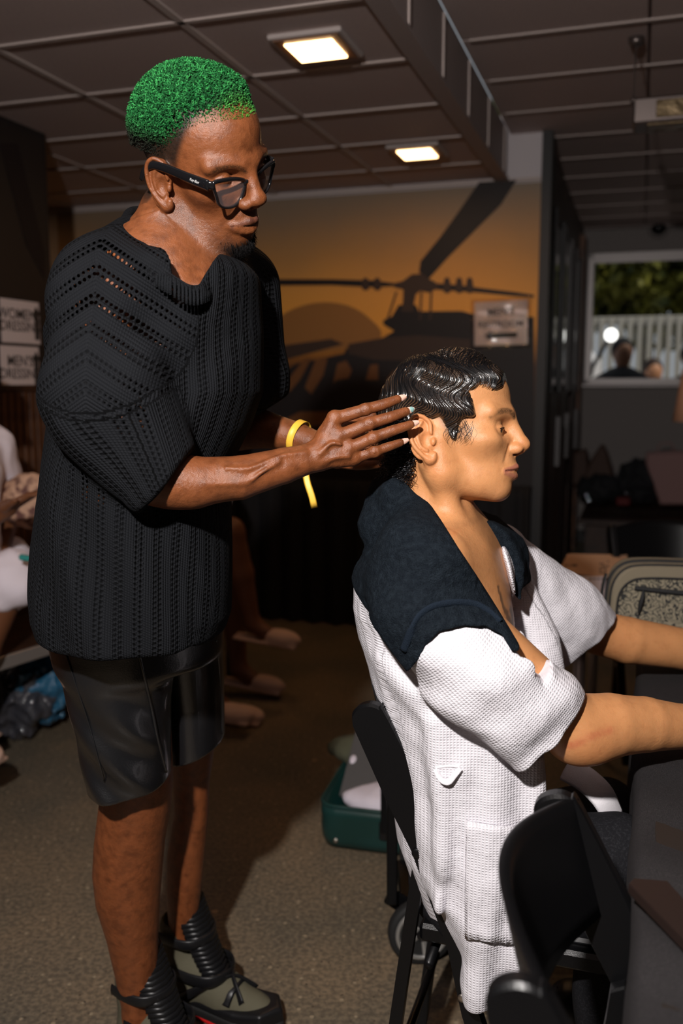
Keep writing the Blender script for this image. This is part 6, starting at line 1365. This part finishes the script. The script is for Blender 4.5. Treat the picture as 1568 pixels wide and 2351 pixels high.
zp = MB(); zp.tube(spline([Q_(.074, .138, -.020), Q_(.072, .120, -.022), Q_(.068, .100, -.021), Q_(.066, .080, -.019)], 4), [.002, .003, .004, .005, .0055, .006, .0062, .006, .0055, .005, .004, .003, .002][:13], 8).build('zip_pull', M_blackfab, bag, smooth=True)
MB().tube(spline([Q_(-.004, .16, .05), Q_(-.012, .12, .045), Q_(-.013, .07, .045), Q_(-.006, .03, .05)], 4), .003, 6, sy=.009, up=(1, 0, 0)).build('side_loop', M_blackfab, bag, smooth=True)
# ================================================================== SUITCASE
M_green = mat('dark_green_shell', (.008, .035, .030), .3, spec=.6, noise=(6, 2, (.010, .045, .042), .4, .6)); M_grid = mat('grey_mesh_lining', (.10, .095, .095), .8, bump=[(900, 1, 'n')])
fa, fb = Pz(729, 1950, 0), Pz(883, 1970, 0); sx_ = (fb - fa); sx_[2] = 0; sx_ /= np.linalg.norm(sx_); sy_ = np.array([-sx_[1], sx_[0], 0]); LW, LD, LH = .52, .36, .135
sc = empty('suitcase', fa + sx_ * .26 + sy_ * .18, 'open dark green hard suitcase on the floor behind the folding chair', 'suitcase')
def S_(u, v, z): return fa + sx_ * u + sy_ * v + np.array([0, 0, z])
def rrect(w0, w1, d0, d1, r, z, n=6):
    out = []
    for cx, cy, a0 in ((w1 - r, d0 + r, -90), (w1 - r, d1 - r, 0), (w0 + r, d1 - r, 90), (w0 + r, d0 + r, 180)):
        for k in range(n + 1): a = math.radians(a0 + 90 * k / n); out.append(S_(cx + r * math.cos(a), cy + r * math.sin(a), z))
    return out
G = [rrect(.03, LW - .03, .03, LD - .03, .04, .004), rrect(.008, LW - .008, .008, LD - .008, .05, .012), rrect(0, LW, 0, LD, .055, .035)] + [rrect(-.0015 * (k % 2), LW + .0015 * (k % 2), -.0015 * (k % 2), LD + .0015 * (k % 2), .055, .045 + .02 * k) for k in range(4)] + [rrect(0, LW, 0, LD, .055, LH), rrect(.012, LW - .012, .012, LD - .012, .045, LH), rrect(.014, LW - .014, .014, LD - .014, .045, .02), rrect(.2, LW - .2, .15, LD - .15, .02, .02)]
G = [g_ + [g_[0]] for g_ in G]; m_ = MB().grid(G); m_.add(G[0][:-1], [list(range(len(G[0]) - 1))]); m_.add(G[-1][:-1], [list(range(len(G[0]) - 1))]); m_.build('shell', M_green, sc, smooth=True)
MB().tube(rrect(.002, LW - .002, .002, LD - .002, .053, LH + .002), .006, 8, True).build('zip_rim', M_green, sc, smooth=True)
lk = MB().box(S_(.235, -.004, .085), sx_ * .050, sy_ * .008, (0, 0, .028), .004).build('lock', M_blackgloss, sc)
text_obj('000', S_(.228, -.0135, .087), sx_, (0, 0, 1), .022, M_logo, lk, 'lettering')
MB().lathe(S_(.262, -.012, .083), -sy_, [(.0075, 0), (.007, .004)], 14).build('lock_button', M_red, lk, smooth=True)
MB().lathe(S_(.055, .001, .035), -sy_, [(.007, 0), (.007, .004), (.003, .005)], 14).build('rivet', M_screw, sc, smooth=True)
MB().box(S_(.26, .27, .20), sx_ * .225, (sy_ * .15 + np.array([0, 0, .085])), np.array([0, 0, .006]) - sy_ * .003, .002).build('divider_panel', M_grid, sc)
# lid lying open behind
G = [rrect(0, LW, LD + .02, 2 * LD, .055, z) for z in (.004, .03, .08)] + [rrect(.012, LW - .012, LD + .032, 2 * LD - .012, .045, .08), rrect(.012, LW - .012, LD + .032, 2 * LD - .012, .045, .02), rrect(.2, LW - .2, LD + .15, 2 * LD - .15, .02, .02)]
G = [g_ + [g_[0]] for g_ in G]; MB().grid(G).build('lid', M_green, sc, smooth=True)
def lump(name, c_, ax, ay, r, m, label, cat, seed=1, amp=.012, res=.008):
    c_ = np.asarray(c_, float); Rm = np.stack([ax, ay, np.cross(ax, ay)], 1)
    ops = [('u', el(c_, r, Rm), 0), ('d', lambda p: (amp * vn(p, 26, seed) + amp * .5 * vn(p, 60, seed + 3)).astype(f32), 0)]
    o = sdf_mesh(name, ops, c_ - max(r) * 1.3, c_ + max(r) * 1.3, res, m, None, label=label); tag(o, cat=cat); return o
lump('folded_clothes', S_(.25, .12, .115), sx_, sy_, (.205, .085, .05), M_sheet, 'white folded clothes inside the open green suitcase', 'clothes', 2, .004)
M_olivec = mat('olive_cloth', (.075, .075, .045), .9)
lump('olive_garment', P(850, 1722, 2.84), sx_, sy_, (.15, .07, .045), M_olivec, 'olive green garment bundled on top of the open suitcase', 'clothes', 5, .010)
lump('white_sock', S_(.050, .24, .165), sx_, sy_, (.018, .030, .030), M_sheet, 'small white cloth at the left rim of the open suitcase', 'clothes', 3, .004, .005)
# ================================================================== WHEELED TROLLEY
M_rim = mat('silver_wheel_rim', (.45, .44, .42), .35, metal=.7); M_tyre = mat('rubber_tyre', (.012, .012, .012), .7)
wc = Pz(966, 2208, 0); wc[2] = 0; Rw = .079; wc = np.array([wc[0], wc[1], Rw]); tr_e = empty('trolley', (wc[0], wc[1] + .2, 0), 'black folding trolley with large silver-rimmed wheels behind the folding chair', 'trolley')
def wheel(c_):
    ax = np.array([.12, -.99, 0]); w_ = MB().lathe(c_, ax, [(Rw * .80, -.014), (Rw * .93, -.016), (Rw, -.008), (Rw, .008), (Rw * .93, .016), (Rw * .80, .014)], 40).build('tyre', M_tyre, tr_e, smooth=True)
    u = np.cross(ax, (0, 0, 1)); v = np.cross(ax, u); MB().tube([c_ + ax * .014 + (u * math.cos(a) + v * math.sin(a)) * Rw * .74 for a in np.linspace(0, 2 * math.pi, 41)[:-1]], .006, 8, True).build('rim', M_rim, tr_e, smooth=True)
    for k in range(5): a = k * 1.2566 + .5; d = u * math.cos(a) + v * math.sin(a); MB().tube([c_ + ax * .014 + d * .012, c_ + ax * .014 + d * Rw * .72], [.006, .009], 8, sy=.004).build('spoke', M_rim, tr_e)
    MB().lathe(c_ + ax * .012, ax, [(.016, 0), (.015, .008), (.002, .01)], 16).build('hub', M_blackgloss, tr_e, smooth=True)
wheel(wc); wheel(wc + np.array([.05, .36, 0]))
ub = P(900, 2075, wc[1] + .02); ut = P(900, 1600, wc[1] + .02)
for dy in (0, .34): MB().box((ub + ut) / 2 + np.array([0, dy, 0]), (.0125, 0, 0), (0, .009, 0), (ut - ub) / 2, .003).build('upright', M_resin, tr_e)
MB().tube(spline([ut, ut + np.array([.01, .05, .04]), ut + np.array([.01, .17, .055]), ut + np.array([.01, .29, .04]), ut + np.array([0, .34, 0])], 5), .012, 8).build('handle', M_resin, tr_e, smooth=True)
MB().box(wc + np.array([.16, .18, -.02]), (.20, 0, 0), (0, .16, 0), (0, 0, .012), .004).build('platform', M_resin, tr_e)
MB().box((ub + wc) / 2 + np.array([.0, .03, .01]), (.045, 0, -.03), (0, .006, 0), (.008, 0, .02), .003).build('bracket', M_resin, tr_e)
# ================================================================== BENCH WITH PEOPLE IN ROBES AT THE LEFT
M_robe2 = mat('white_robe_plain', (.74, .66, .72), .85, bump=[(300, .5, 'n')]); M_slip = mat('peach_slipper', (.62, .42, .33), .75); M_steel = mat('grey_metal_edge', (.30, .27, .25), .4, metal=.5)
bench = empty('bench', (-1.01, 3.45, 0), 'long dark bench with a grey metal edge along the left side of the room', 'bench')
bd1 = np.array([.515, .857, 0]); bd2 = np.array([.857, -.515, 0])
MB().box(np.array([-1.01, 3.45, .445]), bd1 * .85, bd2 * .20, (0, 0, .02), .004).build('bench_top', M_darkwood, bench); MB().box(np.array([-1.01, 3.45, .445]) + bd2 * .203, bd1 * .85, bd2 * .006, (0, 0, .022), .002).build('metal_edge', M_steel, bench)
for a in (-.75, .75):
    for b_ in (-.15, .15): MB().box(np.array([-1.01, 3.45, .212]) + bd1 * a + bd2 * b_, bd1 * .02, bd2 * .02, (0, 0, .212)).build('leg', M_dark, bench)
def sitter(hip, fwd, legs, skin, label, arm=None, lean=.05, robe_c=M_robe2, cov=.65):
    """legs: list of (knee, ankle, slipper heading)"""
    hip = np.asarray(hip, float); fwd = np.asarray(fwd, float); fwd /= np.linalg.norm(fwd); sd_ = np.array([-fwd[1], fwd[0], 0]); up = np.array([0, 0, 1.])
    e = empty('person', (hip[0], hip[1], 0), label, 'person'); ch = hip + up * .40 + fwd * lean; hd = ch + up * .33 + fwd * .05
    F_ = Frame(hd - up * .02, math.atan2(fwd[1], fwd[0]), .15, 0, 1.0)
    b_ = head_ops(F_, eye_open=.6)[:9] + [('u', el(F_.p(.122, 0, -.007), (.014, .014, .014)), .01), ('u', rc(F_.p(.102, 0, .03), F_.p(.12, 0, 0), .009), .01), ('u', rc(F_.p(-.02, 0, -.03), ch + up * .12, .052, .06), .02), ('u', el(F_.p(-.01, -.08, 0), (.018, .008, .03)), .004), ('u', el(F_.p(-.01, .08, 0), (.018, .008, .03)), .004), ('u', rc(ch, hip, .12, .13), .05)]
    for i, (kn, an, hdg) in enumerate(legs):
        sg = -1 if i == 0 else 1; b_ += [('u', rc(hip + sd_ * sg * .09, kn, .085, .060), .03), ('u', rc(kn, kn * .55 + an * .45, .060, .056), .02), ('u', rc(kn * .55 + an * .45, an, .056, .036), .02), ('u', rc(an, an + hdg * .10 - up * .05, .036, .030), .02)]
    for sg in (-1, 1):
        sh = ch + up * .10 + sd_ * sg * .19; elb = (sh + hip + fwd * .12 + sd_ * sg * .26) / 2 if arm is None or sg == 1 else arm[0]; ha = hip + fwd * .16 + sd_ * sg * .08 + up * .16 if arm is None or sg == 1 else arm[1]
        b_ += [('u', rc(sh, elb, .05, .042), .03), ('u', rc(elb, ha, .040, .027), .02)]; d = (ha - elb) / np.linalg.norm(ha - elb); s2 = np.cross(d, up); s2 /= np.linalg.norm(s2)
        for q in range(4): o_ = s2 * (.027 - .018 * q); b_.append(('u', chain([ha + d * .02 + o_ * .7, ha + d * .09 + o_, ha + d * (.15 - abs(q - 1.5) * .008) + o_ * 1.1 - up * .02], [.014, .010, .008]), .006))
        b_.append(('u', chain([ha + s2 * .03, ha + d * .06 + s2 * .055], [.013, .010]), .006))
    sdf_mesh('body', b_, hip - np.array([.5, .5, hip[2] + .02]), hip + np.array([.75, .55, 1.1]), .010, skin, e)
    r_ = [('u', rc(ch + up * .02, hip, .155, .165), 0), ('u', rc(ch + up * .08 + sd_ * .17, ch + up * .08 - sd_ * .17, .085), .06)]
    for sg in (-1, 1): sh = ch + up * .10 + sd_ * sg * .19; elb = (sh + hip + fwd * .12 + sd_ * sg * .26) / 2 if arm is None or sg == 1 else arm[0]; r_.append(('u', rc(sh, sh * .25 + elb * .75, .085, .075), .03))
    for i, (kn, an, hdg) in enumerate(legs): sg = -1 if i == 0 else 1; r_.append(('u', rc(hip + sd_ * sg * .09, hip * (1 - cov) + kn * cov, .12, .095), .04))
    r_ += [('s', rc(F_.p(-.02, 0, -.05), ch + up * .10 + fwd * .10, .065, .05), .01), ('d', lambda p: (.010 * vn(p, 16, 3) + .006 * vn(p, 38, 5)).astype(f32), 0)]
    sdf_mesh('robe', r_, hip - np.array([.6, .6, .4]), hip + np.array([.8, .6, .8]), .012, robe_c, e)
    sdf_mesh('hair', [('u', sub(head_ops(F_)[:2]), 0), ('o', .012, 0), ('i', plane(F_.p(.03, 0, .045), F_.R @ np.array([.6, 0, -1.])), .02)], F_.o - .2, F_.o + .25, .011, M_blackhair, e)
    for i, (kn, an, hdg) in enumerate(legs):
        s_up = np.cross(hdg, np.cross(up, hdg)); T = np.stack([hdg, np.cross(s_up, hdg), s_up], 1); c_ = an - s_up * .055 + hdg * .05
        sl = [('u', el(c_ + hdg * .085 + s_up * .012, (.085, .046, .036), T), 0), ('u', bx(c_ + hdg * .02 - s_up * .014, (.135, .040, .008), T, .007), .012), ('s', rc(an + s_up * .03, c_ + hdg * .0 + s_up * .02, .038, .036), .008), ('i', plane(c_ - s_up * .022, -s_up), .004)]
        sdf_mesh('slipper', sl, c_ - .22, c_ + .24, .007, M_slip, e)
    return e
SB_ = mat('skin_deep_brown', (.16, .060, .026), .5, sss=.05)
Yh = 3.86
sitter(P(425, 1345, 3.98), (.95, -.12, 0), [(P(528, 1222, 3.72), P(578, 1430, 3.74), np.array([.96, -.2, -.12])), (P(525, 1290, 3.92), P(548, 1535, 3.86), np.array([.95, -.25, -.12]))], SB_, 'person in white robe and peach slippers sitting with crossed legs, mostly hidden behind the hairdresser')
sitter(P(318, 1395, 3.58), (.95, -.2, 0), [(P(440, 1385, 3.40), P(462, 1600, 3.42), np.array([.96, -.2, -.1])), (P(430, 1365, 3.62), P(488, 1605, 3.53), np.array([.97, -.15, -.1]))], SB_, 'person in white robe of whom only one peach slipper tip shows beside the leather shorts')
sitC = sitter(P(-125, 1385, 2.90), (.90, -.25, 0), [(P(22, 1335, 2.80), P(-130, 1690, 2.76), np.array([.9, -.3, 0])), (P(20, 1300, 3.05), P(-130, 1640, 3.05), np.array([.9, -.3, 0]))], SB_, 'person in white robe with a bare brown forearm, cut by the left photo edge', arm=(P(-70, 1215, 2.68), P(20, 1165, 2.66)), cov=1.0)
# cushion and fabric behind the arm, blue plastic bag under the bench
M_patt = mat('peach_patterned_cloth', (.50, .30, .20), .8, noise=(30, 2, (.12, .05, .04), .45, .6))
lump('cushion', P(66, 1150, 3.0) + np.array([0, 0, 0]), np.array([1., 0, 0]), np.array([0, 1., 0]), (.10, .06, .09), M_patt, 'small peach patterned cushion behind the bare forearm at the left', 'cushion', 4, .008)
MB().box(P(72, 1283, 2.70), (.035, 0, -.006), (0, .01, 0), (0, 0, .008), .003).build('teal_strap', mat('teal_cloth', (.02, .22, .20), .7), sitC)
M_blue = mat('blue_plastic_film', (.03, .16, .30), .18, trans=.25, coat=.8, bump=[(40, 3.0, 'n'), (110, 2.0, 'n')]); M_clearp = mat('grey_plastic_film', (.10, .10, .12), .15, trans=.5, coat=1.0, bump=[(35, 3.0, 'n')])
lump('blue_plastic_bag', Pz(105, 1690, .0) * np.array([1, 1, 0]) + np.array([0, 0, .20]), np.array([.8, .5, .3]) / .99, np.array([-.5, .85, 0]) / .99, (.13, .08, .13), M_blue, 'crumpled blue plastic bag on the floor under the bench at the left', 'bag', 9, .030, .006)
lump('clear_plastic_bag', Pz(20, 1700, .0) * np.array([1, 1, 0]) + np.array([0, 0, .17]), np.array([1., 0, 0]), np.array([0, 1., 0]), (.17, .09, .15), M_clearp, 'crumpled clear grey plastic bag beside the blue bag under the bench', 'bag', 12, .025, .007)
# ================================================================== BLACK CLOTH IN FRONT OF THE MURAL
G = []
for j in range(240):
    s_ = -1.5 + (SM + 1.48) * j / 239; f_ = .028 * math.sin(s_ * 42 + 1.5 * math.sin(s_ * 5)) + .010 * math.sin(s_ * 97); G.append([R(s_, -.13 + f_ * (1 - .45 * k / 12), .01 + .80 * k / 12) for k in range(13)] + [R(s_, -.03, .815)])
bcl = MB().grid(G).build('black_drape', mat('black_drape_cloth', (.006, .005, .006), .9), None, 'black cloth hanging in folds along the bottom of the mural', smooth=True); tag(bcl, cat='drape')
# ================================================================== THINGS ALONG THE WINDOW WALL
bl = empty('low_bench', R(2.6, 2.6, 0), 'long low brown bench along the window wall with bags on it', 'bench')
MB().rbox(SM + .10, 4.6, 2.05, 3.05, .31, .35, .005).build('bench_top', M_darkwood, bl); MB().rbox(SM + .15, 4.55, 2.12, 3.0, 0, .31).build('bench_base', M_darkwood, bl)
bk = lambda x, y: Ppl(x, y, R(0, 2.55, 0), D1)
M_brownbag = mat('brown_bag', (.06, .030, .020), .7); M_pink = mat('pink_carrier_bag', (.28, .15, .14), .6)
def lump2(name, x, y, wpx, hpx, m, label, seed, cat='bag'):
    c_ = bk(x, y); k_ = depth(c_) / F_PX; c_[2] = max(c_[2], .352 + hpx * k_ * .5); lump(name, c_, D2, D1, (wpx * k_ / 2, .12, hpx * k_ / 2), m, label, cat, seed, .02, .014)
lump2('duffel_bag', 1376, 1120, 105, 70, M_coat, 'black holdall lying on the low bench, left one of the bags', 2); lump2('duffel_bag', 1468, 1105, 110, 100, M_coat, 'black soft bag standing between the holdall and the pink carrier bag', 5)
tp = [bk(x, y) for x, y in ((1335, 1118), (1352, 1062), (1378, 1022), (1388, 1022), (1402, 1065), (1412, 1112))]; o = MB().prism([p + D1 * .10 for p in tp], -D1, .14, .02).build('pointed_bag', M_brownbag, None, 'dark brown pointed paper bag rising behind the black bags under the window'); tag(o, cat='bag')
tp = [bk(x, y) for x, y in ((1305, 1120), (1308, 1040), (1345, 1032), (1352, 1110))]; o = MB().prism([p + D1 * .18 for p in tp], -D1, .14, .02).build('brown_box', M_brownbag, None, 'dark brown box behind the black bags, nearest the wooden door post'); tag(o, cat='box')
tp = [bk(x, y) for x, y in ((1482, 1060), (1484, 1038), (1566, 1034), (1600, 1060), (1600, 1155), (1515, 1155))]; pk_ = MB().prism([p + D1 * .05 for p in tp], -D1, .16, .015).build('carrier_bag', M_pink, None, 'dull pink paper carrier bag at the right end of the low bench'); tag(pk_, cat='bag')
MB().tube(spline([bk(1510, 1038), bk(1515, 1020), bk(1540, 1018), bk(1548, 1036)], 4), .006, 6).build('handle', M_pink, pk_, smooth=True)
for i, (x, y, r_) in enumerate(((1350, 1128, .024), (1356, 1139, .020), (1437, 1124, .016))):
    c_ = bk(x, y) - D1 * .30; o = MB().lathe(c_, NW, [(r_, 0), (r_ * .9, .01), (r_ * .3, .016)], 14).build('metal_tin', mat('shiny_tin', (.75, .78, .9), .12, metal=1), None, ['round shiny tin hung on the left black bag, the upper one', 'round shiny tin hung on the left black bag, the lower one', 'small round shiny tin hung between the two black bags'][i], smooth=True); tag(o, cat='tin')
o = MB().box(bk(1432, 1143) - D1 * .2, D2 * .05, D1 * .05, (0, 0, .03), .01).build('red_pouch', mat('dark_red_cloth', (.10, .006, .006), .7), None, 'dark red pouch lying before the black bags'); tag(o, cat='pouch')
# floor lamp cut by the right frame edge
lc = P(1600, 900, 5.0); le = empty('floor_lamp', (lc[0], lc[1], 0), 'floor lamp with a peach shade cut by the right photo edge', 'lamp'); k_ = depth(lc) / F_PX; zt_, zb_ = P(1600, 845, 5.0)[2], P(1600, 968, 5.0)[2]
MB().lathe((lc[0], lc[1], zb_), (0, 0, 1), [(50 * k_, 0), (40 * k_, (zt_ - zb_) * .6), (34 * k_, zt_ - zb_), (33 * k_, zt_ - zb_), (48 * k_, .004)], 32).build('lamp_shade', mat('peach_shade', (.60, .32, .20), .7), le, smooth=True)
MB().tube([(lc[0], lc[1], 0), (lc[0], lc[1], zt_ - .02)], .012, 10).build('pole', M_dark, le, smooth=True); MB().lathe((lc[0], lc[1], 0), (0, 0, 1), [(.14, 0), (.14, .012), (.03, .025)], 24).build('lamp_base', M_dark, le, smooth=True)
